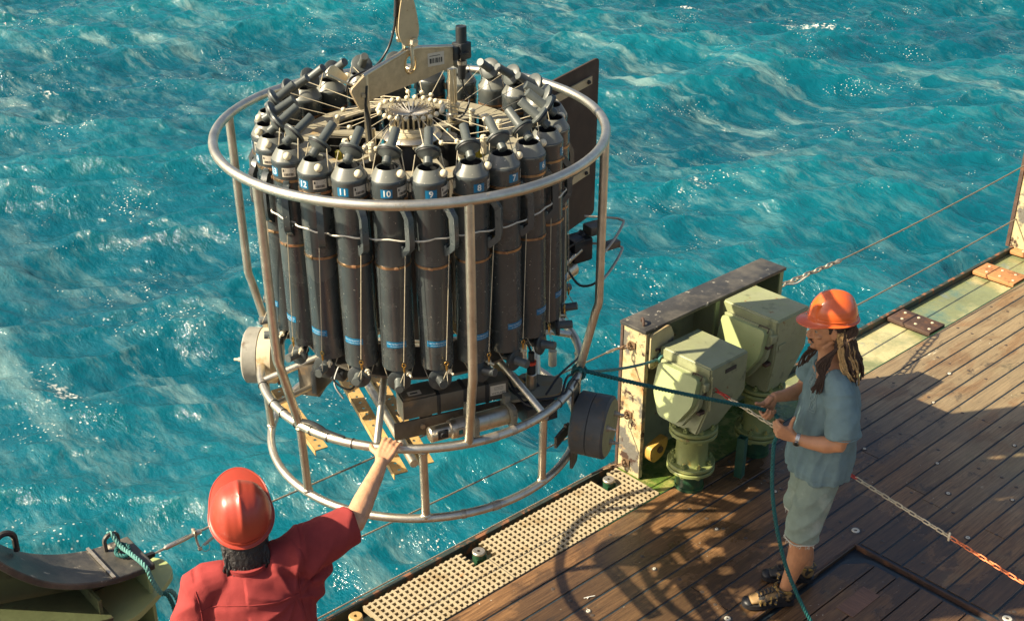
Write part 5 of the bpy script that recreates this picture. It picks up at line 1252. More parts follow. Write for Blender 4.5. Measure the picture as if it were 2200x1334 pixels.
def solid(name, parts, voxel, smooth_it, mats, parent, sf=.5, disp=None):
    """fuse overlapping lofts into one continuous skin"""
    me = bpy.data.meshes.new(name); me.from_pydata(parts.v, [], parts.f)
    o = bpy.data.objects.new('tmp', me); col.objects.link(o)
    r = o.modifiers.new('r', 'REMESH'); r.mode = 'VOXEL'; r.voxel_size = voxel; r.adaptivity = 0
    s = o.modifiers.new('s', 'SMOOTH'); s.iterations = smooth_it; s.factor = sf
    bpy.context.view_layer.update()
    out = bpy.data.meshes.new_from_object(o.evaluated_get(bpy.context.evaluated_depsgraph_get()))
    bpy.data.objects.remove(o); out.name = name
    if disp:
        nv = len(out.vertices); co = np.empty(nv * 3, np.float32); no = np.empty(nv * 3, np.float32)
        out.vertices.foreach_get('co', co); out.vertices.foreach_get('normal', no); co = co.reshape(-1, 3); no = no.reshape(-1, 3)
        co = co + no * disp(co, no)[:, None]; out.vertices.foreach_set('co', co.ravel().astype(np.float32)); out.update()
    out.polygons.foreach_set('use_smooth', [True] * len(out.polygons))
    return link(name, out, parent, mats)
def ridge(x): return .85 * (1 - np.sqrt(np.sin(x) ** 2 + .02))
def vnoise(co, s, seed=0.0):
    """cheap smooth 3-D noise, vectorised"""
    p = co * s + seed; v = 0
    for i, (a, b_, c_) in enumerate(((1.0, .73, .41), (-.62, 1.1, .35), (.3, -.5, 1.2), (.9, .2, -.8))):
        v = v + np.sin(p[:, 0] * a * 2.1 + p[:, 1] * b_ * 1.9 + p[:, 2] * c_ * 2.3 + 1.7 * i + .8 * np.sin(p[:, (i + 1) % 3] * 1.7 + i))
    return v / 4
def finger(parts, base, d, n, lens, angs, r0, r1):
    ax = d.cross(n).normalized(); p = base - d * .012; pts = [p, base]; cur = d.copy(); a_tot = 0
    rr = [r0 * 1.0, r0]
    for i, (L, a) in enumerate(zip(lens, angs)):
        a_tot += a; cur = (d * math.cos(math.radians(a_tot)) + n * math.sin(math.radians(a_tot)))
        st = pts[-1]; pts.append(st + cur * L * .5); pts.append(st + cur * L)
        t = (i + .5) / 3; rr += [r0 + (r1 - r0) * t - .0006, r0 + (r1 - r0) * (i + 1) / 3 + (.0004 if i < 2 else -.001)]
    loft(parts, pts, rr, ref=tuple(ax), n=10, capf=.8)
def hand(parts, wrist, d, n, s, curls, thumb, scale=1.0, spread=.0):
    """d: towards the knuckles, n: palm side, s: thumb side; curls: per finger three bend angles"""
    d = Vector(d).normalized(); s = Vector(s); s = (s - d * s.dot(d)).normalized(); n_ = d.cross(s); n = n_ if n_.dot(Vector(n)) > 0 else -n_
    w = Vector(wrist); k = scale
    # palm
    for j, off in enumerate((.029, .010, -.009, -.027)):
        kn = w + d * (.088, .092, .087, .078)[j] * k + s * off * k - n * .002 * k
        loft(parts, [w + s * off * .55 * k, w + d * .045 * k + s * off * .9 * k, kn], [(.012 * k, .015 * k), (.0125 * k, .0150 * k), (.0105 * k, .0115 * k)], ref=tuple(s), n=10)
        L = ((.042, .026, .021), (.047, .030, .023), (.044, .028, .022), (.034, .021, .019))[j]
        dd = (d + s * spread * (1.2 - .8 * j)).normalized()
        finger(parts, kn, dd, n, [x * k for x in L], curls[j], (.0102, .0104, .0098, .0088)[j] * k, (.0078, .0080, .0076, .0068)[j] * k)
    loft(parts, [w + s * .012 * k + n * .006 * k, w + d * .03 * k + s * .026 * k + n * .010 * k, w + d * .055 * k + s * .034 * k + n * .008 * k], [(.012 * k, .015 * k), (.014 * k, .016 * k), (.010 * k, .012 * k)], ref=tuple(s), n=10)
    tb, td = w + d * .040 * k + s * .034 * k + n * .006 * k, (d * thumb[0] + s * thumb[1] + n * thumb[2]).normalized()
    t2 = (d * thumb[3] + s * thumb[4] + n * thumb[5]).normalized()
    a = tb + td * .036 * k; b_ = a + t2 * .030 * k
    loft(parts, [w + d * .018 * k + s * .018 * k, tb, a, b_ - t2 * .008 * k, b_], [.0135 * k, .0125 * k, .0108 * k, .0105 * k, .0082 * k], n=10, capf=.8)

def head(parts, c, f, up, k=1.0):
    """c: head centre, f: face direction"""
    f = Vector(f).normalized(); up = Vector(up); up = (up - f * up.dot(f)).normalized(); l = up.cross(f)
    def q(x, y, z): return c + f * x * k + l * y * k + up * z * k
    loft(parts, [q(-.012, 0, .125), q(-.012, 0, .10), q(-.012, 0, .05), q(-.008, 0, .0), q(-.002, 0, -.04)], [(.04, .05), (.063, .080), (.074, .097), (.072, .092), (.060, .070)], ref=tuple(l), n=22)
    loft(parts, [q(.022, 0, .02), q(.026, 0, -.03), q(.030, 0, -.065), q(.034, 0, -.098)], [(.060, .058), (.056, .055), (.046, .050), (.030, .036)], ref=tuple(l), n=18)       # face + jaw
    loft(parts, [q(-.02, .045, -.045), q(.02, .035, -.088), q(.055, .0, -.104), q(.02, -.035, -.088), q(-.02, -.045, -.045)], [.016, .015, .016, .015, .016], ref=tuple(up), n=10)
    loft(parts, [q(.074, 0, .020), q(.082, 0, .004), q(.092, 0, -.016), q(.101, 0, -.034), q(.094, 0, -.042)], [(.010, .010), (.0095, .011), (.011, .013), (.013, .012), (.014, .010)], ref=tuple(l), n=10)   # nose
    for s_ in (-1, 1):
        loft(parts, [q(.090, s_ * .011, -.040), q(.082, s_ * .014, -.040)], [.007, .006], n=8)
        loft(parts, [q(.070, s_ * .046, .022), q(.085, s_ * .030, .026), q(.090, s_ * .010, .020)], [.008, .009, .007], ref=tuple(up), n=8)       # brow
        loft(parts, [q(.055, s_ * .050, -.018), q(.072, s_ * .036, -.024)], [.014, .013], n=8)                                           # cheek
        # ear
        loft(parts, [q(-.012, s_ * .073, -.030), q(-.018, s_ * .082, -.008), q(-.016, s_ * .085, .018), q(-.006, s_ * .080, .028), q(.000, s_ * .075, .018), q(-.002, s_ * .073, -.005), q(-.008, s_ * .073, -.026)], [.006] * 7, n=8)
        loft(parts, [q(-.008, s_ * .072, -.015), q(-.008, s_ * .076, .012)], [(.008, .004)] * 2, n=8)
    loft(parts, [q(.089, .020, -.062), q(.099, 0, -.060), q(.089, -.020, -.062)], [(.005, .005)] * 3, ref=tuple(up), n=8)
    loft(parts, [q(.088, .017, -.072), q(.097, 0, -.073), q(.088, -.017, -.072)], [(.0055, .005)] * 3, ref=tuple(up), n=8)
    loft(parts, [q(.066, 0, -.100), q(.082, 0, -.094)], [.014, .012], n=8)
    return q

def hardhat(name, par, c, f, up, ma, k=1.0, brim=.055, badge=True):
    f = Vector(f).normalized(); up = Vector(up); up = (up - f * up.dot(f)).normalized(); l = up.cross(f); c = Vector(c)
    A, B_, H_ = (.134 if k < 1 else .121) * k, .109 * k, .150 * k; nA = 72
    def shell(off, zoff=0):
        rings = []
        for i in range(17):
            t = (PI / 2) * (1 - i / 16) ; ring = []
            for j in range(nA):
                a = 2 * PI * j / nA; ct = math.cos(t) ** .92; st = math.sin(t) ** .96 if t > 0 else 0
                x = (A - off) * ct * math.cos(a); y = (B_ - off) * ct * math.sin(a); z = (H_ - off) * st
                # raised centre rib and two side ribs
                rib = .0065 * math.exp(-((y / (.0095 * k)) ** 2)) * (1 / (1 + math.exp(-(x + .105 * k) / .006))) * (1 / (1 + math.exp((x - .088 * k) / .008))) * min(1, st * 2)
                rib += .0035 * (1 / (1 + math.exp(-(abs(y) - .048 * k) / .0022))) * (1 if z > .03 * k else z / (.03 * k)) * (1 if abs(x) < .11 * k else .3)
                nn = Vector((x / A ** 2, y / B_ ** 2, z / H_ ** 2 + 1e-6)).normalized(); p = Vector((x, y, z)) + nn * rib * (1 if off == 0 else 0)
                ring.append(p)
            rings.append(ring)
        return rings
    R1 = shell(0); R2 = shell(.004)
    def brimr(j, e):
        a = 2 * PI * j / nA; cf = max(0, math.cos(a)); cf = min(1, max(0, (cf - .22) / .55)); cf = cf * cf * (3 - 2 * cf); pk = brim * k * cf * (1 - .16 * math.sin(a) ** 2) + .010 * k
        x = (A + pk * e) * math.cos(a); y = (B_ + (.010 * k + .012 * k * cf) * e) * math.sin(a)
        return Vector((x, y, -.006 * k - .012 * k * e * (cf ** 1.5) - .004 * e))
    b1 = [[brimr(j, e) for j in range(nA)] for e in (.15, .6, 1.0)]; b2 = [[brimr(j, e) - Vector((0, 0, .004)) for j in range(nA)] for e in (1.0, .5, .1)]
    rings = R1 + b1 + b2 + R2[::-1]
    m_ = MB(); vv = [c + f * p.x + l * p.y + up * p.z for r in rings for p in r]; ff = []
    for i in range(len(rings) - 1):
        for j in range(nA): j2 = (j + 1) % nA; ff.append([i * nA + j, i * nA + j2, (i + 1) * nA + j2, (i + 1) * nA + j])
    m_.add(vv, ff); o = m_.obj(name, ma, par, 55)
    # rim roll
    m_ = MB(); m_.tube([c + f * q.x + l * q.y + up * (q.z - .002) for q in [brimr(j, 1.0) for j in range(nA)]], .0035, 8, closed=True); m_.obj('hat_rim', ma, o, 60)
    m_ = MB(); m_.tube([c + f * (A + .0015) * math.cos(t) + l * (B_ + .0015) * math.sin(t) + up * .014 * k for t in [2 * PI * i / 60 for i in range(60)]], .0022, 6, closed=True); m_.obj('hat_band_line', ma, o, 60)
    m_ = MB(); m_.tube([c + f * (A - .016) * math.cos(t) + l * (B_ - .014) * math.sin(t) - up * .012 * k for t in [2 * PI * i / 40 for i in range(40)]], .006, sq=(.004, .030), closed=True, ref=tuple(up)); m_.obj('sweatband', M['black'], o, 60)
    return o

def strands(name, par, paths, ma, r0, r1, seed=0, knob=.16):
    rr = random.Random(seed)
    for pts in paths:
        P = smooth_path(pts, 7); n = len(P); m_ = MB(); ph = rr.uniform(0, 6)
        P2 = [p + V(math.sin(i * .9 + ph), math.cos(i * .7 + ph), 0) * .0022 for i, p in enumerate(P)]
        rad = [(r0 + (r1 - r0) * i / (n - 1)) * (1 + knob * math.sin(i * 1.9 + ph)) for i in range(n)]; rad[-1] *= .5
        m_.tube(P2, rad, 8); m_.obj(name, ma, par, 80)

# ------------------------------------------------------------------ man in the orange hat
man = root('person', (4.575, 2.830, .012), 'person with dreadlocks, orange hard hat and grey-green T-shirt pulling a green rope on deck', 'person', rotz=math.atan2(.669, -.743))
def L3(*p): return V(*p)
pb = MB()
hc = L3(-.045, .0, 1.617)
hq = head(pb, hc, (1, .02, -.06), (0.06, 0, 1), .98)
loft(pb, [(-.075, 0, 1.40), (-.068, 0, 1.47), (-.055, 0, 1.54)], [(.062, .066), (.054, .056), (.052, .056)], n=18)
# torso, hips
loft(pb, [(-.09, 0, .92), (-.095, 0, 1.02), (-.10, 0, 1.15), (-.10, 0, 1.28), (-.09, 0, 1.38), (-.08, 0, 1.42)], [(.155, .115), (.150, .105), (.158, .110), (.168, .112), (.15, .09), (.09, .07)], n=24)
for s_ in (-1, 1): loft(pb, [(-.085, s_ * .12, 1.36), (-.085, s_ * .170, 1.36)], [.046, .044])
# left arm (towards the camera)
loft(pb, [(-.085, .185, 1.35), (-.10, .225, 1.25), (-.105, .255, 1.13)], [.045, .046, .042])
loft(pb, [(-.107, .257, 1.115), (-.03, .235, 1.093), (.04, .205, 1.088), (.100, .178, 1.093)], [(.044, .042), (.043, .040), (.034, .032), (.027, .023)], ref=(0, 0, 1))
hand(pb, (.108, .175, 1.096), (.82, -.12, .36), (0, -1, 0), (-.3, .1, 1), [(58, 75, 40), (62, 78, 42), (66, 78, 40), (66, 75, 40)], (.25, .95, .25, .05, 1.0, .05), 1.0)
# right arm (far side)
loft(pb, [(-.075, -.185, 1.35), (-.055, -.225, 1.25), (-.035, -.235, 1.16)], [.045, .046, .042])
loft(pb, [(-.035, -.235, 1.145), (.03, -.19, 1.140), (.09, -.145, 1.150), (.163, -.102, 1.163)], [(.043, .042), (.042, .040), (.033, .031), (.027, .024)], ref=(0, 0, 1))
hand(pb, (.165, -.100, 1.163), (.42, .30, -.80), (-.3, .9, .1), (.80, .25, .35), [(70, 85, 40), (72, 86, 42), (74, 86, 42), (76, 84, 42)], (.45, .85, .25, .10, 1.0, .15), 1.02)
# legs
loft(pb, [(-.09, .085, .88), (-.045, .115, .68), (-.015, .125, .47)], [(.068, .07), (.070, .072), (.058, .062)])
loft(pb, [(-.012, .125, .45), (-.015, .120, .34), (.012, .112, .20), (.030, .108, .10), (.035, .106, .06)], [(.054, .060), (.052, .062), (.036, .042), (.031, .036), (.032, .038)])
loft(pb, [(-.10, -.085, .88), (-.075, -.115, .68), (-.06, -.125, .47)], [(.068, .07), (.070, .072), (.058, .062)])
loft(pb, [(-.06, -.125, .45), (-.088, -.115, .34), (-.115, -.10, .20), (-.125, -.09, .10), (-.125, -.09, .06)], [(.054, .058), (.052, .062), (.036, .042), (.031, .036), (.032, .038)])
loft(pb, [(.03, .107, .055), (.12, .11, .045)], [(.034, .03), (.03, .02)]); loft(pb, [(-.12, -.088, .055), (-.03, -.098, .045)], [(.034, .03), (.03, .02)])
def body_d(co, no):
    d = .0012 * vnoise(co, 26) + .0010 * vnoise(co, 60, 3)
    return d
body = solid('body', pb, .0046, 2, M['skin'], man, .5, body_d)
# face: eyes, brows, beard stubble, moustache
m_ = MB()
for s_ in (-1, 1): m_.ball(hq(.0655, s_ * .030, .002), .0105, 10)
m_.obj('eye', M['eye'], man)
for s_ in (-1, 1):
    m_ = MB(); m_.tube([hq(.072, s_ * .044, .018), hq(.0855, s_ * .028, .026), hq(.0905, s_ * .013, .022)], [.0025, .0038, .003], 6); m_.ball(hq(.0738, s_ * .0305, .002), .0042, 8); m_.obj('eyebrow', M['hairb'], man)
m_ = MB(); m_.tube([hq(.080, .026, -.064), hq(.090, .010, -.055), hq(.092, 0, -.054), hq(.090, -.010, -.055), hq(.080, -.026, -.064)], [.0025, .0042, .004, .0042, .0025], 6)
m_.obj('moustache', M['hair'], man, 80); m_ = MB()
m_.tube([hq(.086, .016, -.108), hq(.093, 0, -.106), hq(.086, -.016, -.108)], [.004, .009, .004], 6); m_.obj('chin_beard', M['hair'], man, 80)
hardhat('hard_hat', man, hq(-.016, 0, .066), (1, .0, -.02), (.05, 0, 1), M['hatorange'], .90, .048)
m_ = MB(); m_.tube([hq(-.11, y, -.02 + .0 * y) for y in (-.06, -.03, 0, .03, .06)], .01, sq=(.008, .045), ref=(0, 0, 1)); m_.tube([hq(-.09, .075, -.005), hq(-.115, .045, -.035), hq(-.12, .0, -.04)], .012, 8); m_.obj('hat_nape_strap', M['nylon'], man, 60)
# sideburn hair cap
pc2 = MB(); loft(pc2, [hq(-.03, 0, .06), hq(-.035, 0, .02), hq(-.045, 0, -.03), hq(-.06, 0, -.075)], [(.078, .085), (.080, .080), (.076, .062), (.06, .04)], ref=(0, 1, 0), n=20)
for s_ in (-1, 1): loft(pc2, [hq(.012, s_ * .070, .04), hq(.010, s_ * .070, .0)], [(.012, .012), (.006, .008)], n=8)
solid('scalp_hair', pc2, .006, 2, M['hair'], man, .5, lambda co, no: .004 * vnoise(co, 90))
rh = random.Random(4); paths = []; pl2 = []
for i in range(78):
    a = rh.uniform(-1.0, 1.0); side = math.sin(a * 1.45); bk = -math.cos(a * 1.25)
    st = hq(-.045 + .062 * bk + .02, .080 * side, rh.uniform(-.03, .035))
    zend = rh.uniform(1.33, 1.42) - (.0 if abs(side) > .6 else .02)
    e = L3(-.10 + .145 * bk * rh.uniform(.75, 1.05), .115 * side + rh.uniform(-.02, .02), zend)
    mid = L3(-.075 + .125 * bk, .100 * side, 1.50)
    (pl2 if (.55 < side < .95 and i % 3 == 0) else paths).append([st, st.lerp(mid, .55) + V(-.008, .006 * side, 0), mid, mid.lerp(e, .5) + V(-.006, .004 * side, 0), e])
for i in range(16):     # over the left shoulder, hanging in front
    y = .075 + .012 * math.sin(i * 2); st = hq(-.02 - .006 * i, .078, -.01 + .004 * i)
    paths.append([st, st + V(.004, .012, -.06), L3(-.045 + .004 * i, .10 + .004 * (i % 3), 1.48), L3(-.02 + .006 * (i % 5), .115, 1.41), L3(.0 + .012 * (i % 5) - .01, .125 + .006 * (i % 3), 1.345 - .008 * (i % 4))])
for i in range(6):      # far side, below the chin
    st = hq(-.01 - .01 * i, -.076, -.02); paths.append([st, st + V(.006, -.006, -.08), L3(.0 + .01 * i - .02, -.085, 1.44), L3(.035 + .008 * i - .02, -.09, 1.375 - .006 * i)])
strands('dreadlock', man, paths, M['hair'], .0058, .0042, 2)
for i in range(4):
    st = hq(-.025 - .007 * i, .084, .012); pl2.append([st, st + V(-.006, .012, -.07), L3(-.088 - .008 * i, .118, 1.485), L3(-.105 - .010 * i, .135, 1.43), L3(-.12 - .014 * i, .150 - .004 * i, 1.36 + .012 * i)])
strands('blond_dreadlock', man, pl2, M['hairl'], .0066, .0045, 9)
# T-shirt
ps = MB()
loft(ps, [(-.082, 0, .815), (-.083, 0, .85), (-.09, 0, .92), (-.095, 0, 1.02), (-.103, 0, 1.15), (-.103, 0, 1.27), (-.09, 0, 1.35), (-.08, 0, 1.405)],
     [(.205, .160), (.205, .164), (.200, .162), (.195, .156), (.188, .148), (.184, .136), (.165, .115), (.085, .075)], n=32, capf=.05)
for s_ in (-1, 1): loft(ps, [(-.08, s_ * .09, 1.385), (-.085, s_ * .165, 1.372), (-.09, s_ * .205, 1.335)], [(.062, .062), (.068, .070), (.070, .070)], ref=(0, 0, 1))
loft(ps, [(-.085, .175, 1.355), (-.100, .222, 1.27), (-.108, .248, 1.185), (-.110, .256, 1.155)], [(.075, .080), (.074, .080), (.076, .084), (.078, .087)], n=24, capf=.05)
loft(ps, [(-.075, -.175, 1.355), (-.062, -.222, 1.28), (-.045, -.240, 1.205)], [(.072, .074), (.070, .074), (.072, .078)], n=24, capf=.05)
loft(ps, [(-.075, 0, 1.38), (-.068, 0, 1.43)], [(.078, .076), (.064, .062)], n=24, capf=.05)
def tee_d(co, no):
    x, y, z = co.T
    side = np.sign(y)
    d0 = .006 * ridge(np.arctan2(y, x + .09) * 12 - z * 6 + 1.5 * vnoise(co, 7, 3)) * np.clip((1.36 - z) / .2, 0, 1)
    # drape: long soft folds fanning down from the shoulders, short folds at the waist and under the arm
    a = np.arctan2(y, x + .09)
    d = .015 * ridge(a * 6.2 + z * 2.0 + .9 * vnoise(co, 6)) * np.clip((1.30 - z) / .30, 0, 1) * (np.abs(y) < .215)
    d += .014 * ridge((z * 20 + x * 26 * side + 1.6 * vnoise(co, 9, 2.))) * np.exp(-((z - 1.16) / .16) ** 2) * (np.abs(y) > .08)
    d += .0035 * vnoise(co, 16, 5) + .0015 * vnoise(co, 48)
    d += .008 * ridge(z * 30 - x * 20 + vnoise(co, 12, 8)) * np.clip((.98 - z) / .2, 0, 1)
    # hem stitching
    d -= .0020 * np.exp(-((z - .838) / .0035) ** 2) * (np.abs(y) < .24)
    return d + d0 - .004
tee = solid('t_shirt', ps, .0058, 4, M['tee'], man, .55, tee_d)
m_ = MB(); m_.tube([L3(-.108 + .084 * math.cos(t), .252 + .079 * math.sin(t) * .96, 1.168 - .004 * math.cos(t)) for t in [2 * PI * i / 30 for i in range(30)]], .0032, 6, closed=True); m_.obj('sleeve_hem', M['tee'], man, 80)
m_ = MB(); m_.tube([L3(-.07 + .071 * math.cos(t), .072 * math.sin(t), 1.424 - .016 * math.cos(t)) for t in [2 * PI * i / 30 for i in range(30)]], .0050, 6, closed=True); m_.obj('neck_rib', M['tee'], man, 80)
# faded chest print: letter-like outline rings lying on the cloth
dg = bpy.context.evaluated_depsgraph_get()
from mathutils.bvhtree import BVHTree
def bvh_of(o): return BVHTree.FromPolygons([v.co.copy() for v in o.data.vertices], [p.vertices[:] for p in o.data.polygons])
bt = bvh_of(tee)
def on_shirt(p, d, off=.0018, back=.3):
    h = bt.ray_cast(Vector(p) - Vector(d) * back, Vector(d)); 
    return (h[0] + h[1] * off) if h[0] is not None else Vector(p)
m_ = MB(); rpn = random.Random(8)
for (cy, cz, w_, h_) in ((.055, 1.325, .022, .030), (.082, 1.285, .024, .032), (.020, 1.345, .02, .028), (.10, 1.235, .022, .030)):
    for lp_ in range(2):
        pts = []
        for i in range(17):
            t = 2 * PI * i / 16; sq_ = 1 / max(abs(math.cos(t)), abs(math.sin(t))) * .75 + .25
            pts.append(on_shirt((0, cy + w_ * (.95 - .45 * lp_) * math.cos(t) * sq_, cz + h_ * (.95 - .45 * lp_) * math.sin(t) * sq_), (-1, -.35, 0)))
        m_.tube(pts[:-1], .0032, 5, closed=True)
m_.obj('chest_print', M['teep'], man, 80)
# shorts
pz = MB()
loft(pz, [(-.09, 0, .97), (-.09, 0, .88), (-.085, 0, .80)], [(.165, .128), (.178, .140), (.170, .132)], n=24)
loft(pz, [(-.085, .085, .84), (-.055, .108, .70), (-.022, .120, .56), (-.010, .124, .455)], [(.098, .108), (.092, .100), (.086, .092), (.086, .092)], n=22, capf=.05)
loft(pz, [(-.095, -.085, .84), (-.078, -.108, .70), (-.062, -.120, .56), (-.055, -.124, .470)], [(.098, .108), (.092, .100), (.084, .090), (.082, .088)], n=22, capf=.05)
def sh_d(co, no):
    x, y, z = co.T
    return .010 * ridge(z * 26 + x * 18 * np.sign(y) + 1.8 * vnoise(co, 8)) * np.clip((.80 - z) / .1, 0, 1) + .004 * vnoise(co, 13, 4) + .0016 * vnoise(co, 44, 1) - .003
solid('denim_shorts', pz, .0056, 3, M['denim'], man, .55, sh_d)
for (cx2, cy2, cz2, a2, b2) in ((-.010, .124, .450, .084, .079), (-.055, -.124, .465, .080, .075)):
    m_ = MB(); m_.tube([L3(cx2 + a2 * math.cos(t), cy2 + b2 * math.sin(t), cz2 + .004 * math.sin(5 * t)) for t in [2 * PI * i / 28 for i in range(28)]], .0042, 6, closed=True)
    for i in range(46):
        t = rh.uniform(0, 2 * PI); p = L3(cx2 + a2 * math.cos(t), cy2 + b2 * math.sin(t), cz2); L_ = rh.uniform(.008, .024)
        m_.tube([p, p + V(rh.uniform(-.005, .005), rh.uniform(-.005, .005), -L_ * .5), p + V(rh.uniform(-.008, .008), rh.uniform(-.008, .008), -L_)], .0012, 4)
    m_.obj('frayed_hem', M['fray'], man, 80)
# shoes
def shoe(c, ang, nm='sandal_shoe'):
    """toe along +x of its own frame"""
    R_ = Matrix.Rotation(ang, 4, 'Z'); X = Matrix.Translation(c) @ R_
    o = None
    sp = MB(); sp.X = X
    ol = [(-.10, .030), (-.08, .038), (-.02, .036), (.04, .044), (.10, .050), (.145, .044), (.172, .026), (.180, 0), (.172, -.026), (.140, -.042), (.09, -.046), (.03, -.038), (-.03, -.034), (-.08, -.038), (-.10, -.028), (-.108, 0)]
    ol = [q[:2] for q in smooth_path([(x, y, 0) for x, y in ol + ol[:1]], 3)][:-1]
    sp.prism(ol, .024, (0, 0, .013), (1, 0, 0), (0, 1, 0)); so_ = sp.obj(nm, M['shoeblack'], man, 50)
    up_ = MB(); up_.X = X
    loft(up_, [(-.085, 0, .045), (-.04, 0, .060), (.02, 0, .056), (.08, 0, .046), (.135, 0, .036)], [(.036, .030), (.038, .044), (.041, .034), (.046, .024), (.038, .016)], ref=(0, 1, 0), n=20)
    loft(up_, [(-.06, 0, .05), (-.052, 0, .095)], [(.040, .048), (.041, .052)], ref=(0, 1, 0), n=18)
    uo = solid('shoe_upper', up_, .005, 3, M['shoebrown'], so_, .5)
    m_ = MB(); m_.X = X; m_.ball((.150, 0, .024), .034, 14, sc_=(.9, 1.22, .62)); m_.obj('toe_cap', M['shoeblack'], so_)
    m_ = MB(); m_.X = X; m_.tube([(-.052 + .056 * math.cos(t), .045 * math.sin(t), .100 + .008 * math.cos(t)) for t in [2 * PI * i / 24 for i in range(24)]], .0085, 8, closed=True); m_.obj('shoe_collar', M['shoegold'] if nm else M['shoeblack'], so_, 60)
    m_ = MB(); m_.X = X
    for x in (.005, .035, .065, .092):
        m_.tube([(x + .006, .050, .030), (x, .039, .078 - x * .27), (x - .004, 0, .096 - x * .34), (x, -.039, .078 - x * .27), (x + .006, -.050, .030)], .005, sq=(.013, .004), ref=(0, 0, 1))
    m_.obj('shoe_strap', M['shoegold'], so_, 50)
    m_ = MB(); m_.X = X
    for i in range(5):
        x = .005 + i * .020; m_.tube([(x, .022, .100 - x * .33), (x + .014, -.022, .098 - x * .33)], .0035, 6); m_.tube([(x, -.022, .100 - x * .33), (x + .014, .022, .098 - x * .33)], .0035, 6)
    for y in (-1, 1): m_.prism([(-.06, .03), (-.02, .035), (.03, .03), (.09, .028), (.05, .055), (-.02, .075)], .004, (0, y * .0435, 0), (1, 0, 0), (0, 0, 1))
    m_.obj('shoe_lace', M['shoeblack'], so_, 60)
shoe(L3(.085, .112, 0), math.radians(6)); shoe(L3(-.065, -.092, 0), math.radians(-4))
# watch
w0 = L3(.090, .181, 1.093); wd_ = V(.82, -.33, .05).normalized(); wu = V(0, .25, .97).normalized(); ws = wd_.cross(wu)
m_ = MB(); m_.tube([w0 + (wu * math.cos(t) * .030 + ws * math.sin(t) * .0265) for t in [2 * PI * i / 26 for i in range(26)]], .003, sq=(.0042, .019), closed=True, ref=tuple(wd_))
wf = (V(.1, .85, -.35)).normalized(); wf = (wf - wd_ * wf.dot(wd_)).normalized()
fc = w0 + wf * .030
m_.cyl(fc - wf * .003, fc + wf * .006, .0165, 20); wa = m_.obj('wristwatch', M['watch'], man)
m_ = MB(); m_.cyl(fc + wf * .006, fc + wf * .0068, .0125, 20); m_.obj('watch_dial', M['glassdark'], wa)

# ------------------------------------------------------------------ man in the red shirt
FA = math.radians(64)
rman = root('person', (1.64, 3.30, .06), 'person in red hard hat and red shirt seen from behind, reaching to the ring', 'person', rotz=FA)
RX = Matrix.Translation((1.64, 3.30, .06)) @ Matrix.Rotation(FA, 4, 'Z'); RI_ = RX.inverted()
def W(x, y, z): return RI_ @ V(x, y, z)
pb = MB()
hc = L3(.095, .0, 1.555); hf = V(1, .0, .55).normalized(); hu = V(-.55, .0, 1).normalized()
hq = head(pb, hc, hf, hu, 1.0)
loft(pb, [(.01, 0, 1.36), (.04, 0, 1.44), (.075, 0, 1.53)], [(.068, .07), (.060, .062), (.058, .062)], n=18)
loft(pb, [(0, 0, .92), (0, 0, 1.05), (-.005, 0, 1.2), (0, 0, 1.32), (.0, 0, 1.38)], [(.165, .125), (.17, .12), (.185, .125), (.18, .115), (.10, .08)], n=24)
sR, eR, wR = W(1.815, 3.245, 1.455), W(2.075, 3.235, 1.475), W(2.345, 3.405, 1.560)
loft(pb, [sR, sR.lerp(eR, .5), eR], [.062, .055, .046]); loft(pb, [eR, eR.lerp(wR, .3), eR.lerp(wR, .7), wR], [(.047, .045), (.049, .044), (.037, .033), (.030, .025)], ref=(0, 0, 1))
hdir = (W(2.455, 3.475, 1.590) - wR).normalized()
hand(pb, wR, tuple(hdir), tuple(W(1.64, 3.30, -1.0) - W(1.64, 3.3, 0)), tuple(RI_.to_3x3() @ V(-.7, .7, .1)), [(22, 40, 30), (26, 42, 30), (24, 40, 28), (10, 30, 22)], (.55, .80, .25, .85, .45, .25), 1.08, .10)
sL = L3(0, .165, 1.36)
loft(pb, [sL, (-.02, .222, 1.22), (-.03, .245, 1.08)], [.062, .055, .046]); loft(pb, [(-.03, .245, 1.08), (.05, .245, .96), (.13, .235, .86)], [.046, .042, .028])
hand(pb, (.135, .235, .85), (.5, 0, -.85), (0, -1, 0), (1, 0, .3), [(20, 30, 20)] * 4, (.7, .6, .2, 1, .1, .1))
for s_ in (-1, 1):
    loft(pb, [(0, s_ * .10, .90), (0, s_ * .11, .50), (-.02, s_ * .115, .30), (-.03, s_ * .12, .08)], [(.09, .09), (.065, .06), (.058, .06), (.036, .04)])
    loft(pb, [(-.03, s_ * .12, .05), (.08, s_ * .13, .04)], [.035, .03])
solid('body', pb, .0050, 2, M['skinl'], rman, .5, body_d)
m_ = MB()
rf_ = random.Random(12)
for i in range(230):      # forearm hair
    t = rf_.uniform(.05, .95); c = eR.lerp(wR, t); r = .046 - .018 * t; a = rf_.uniform(0, 2 * PI); d = (wR - eR).normalized(); u = d.orthogonal().normalized(); w_ = d.cross(u)
    o_ = u * math.cos(a) + w_ * math.sin(a); m_.tube([c + o_ * r * .97, c + o_ * (r + .004) + d * .007], .00035, 3, cap=False)
m_.obj('arm_hair', M['hair'], rman, 0)
hardhat('hard_hat', rman, hq(-.012, 0, .050), hf, hu, M['hatred'], 1.0, .080)
pc2 = MB(); loft(pc2, [hq(-.03, 0, .05), hq(-.04, 0, 0), hq(-.062, 0, -.05), hq(-.10, 0, -.10), hq(-.115, 0, -.14)], [(.082, .085), (.084, .080), (.082, .060), (.074, .040), (.055, .03)], ref=(0, 1, 0), n=20)
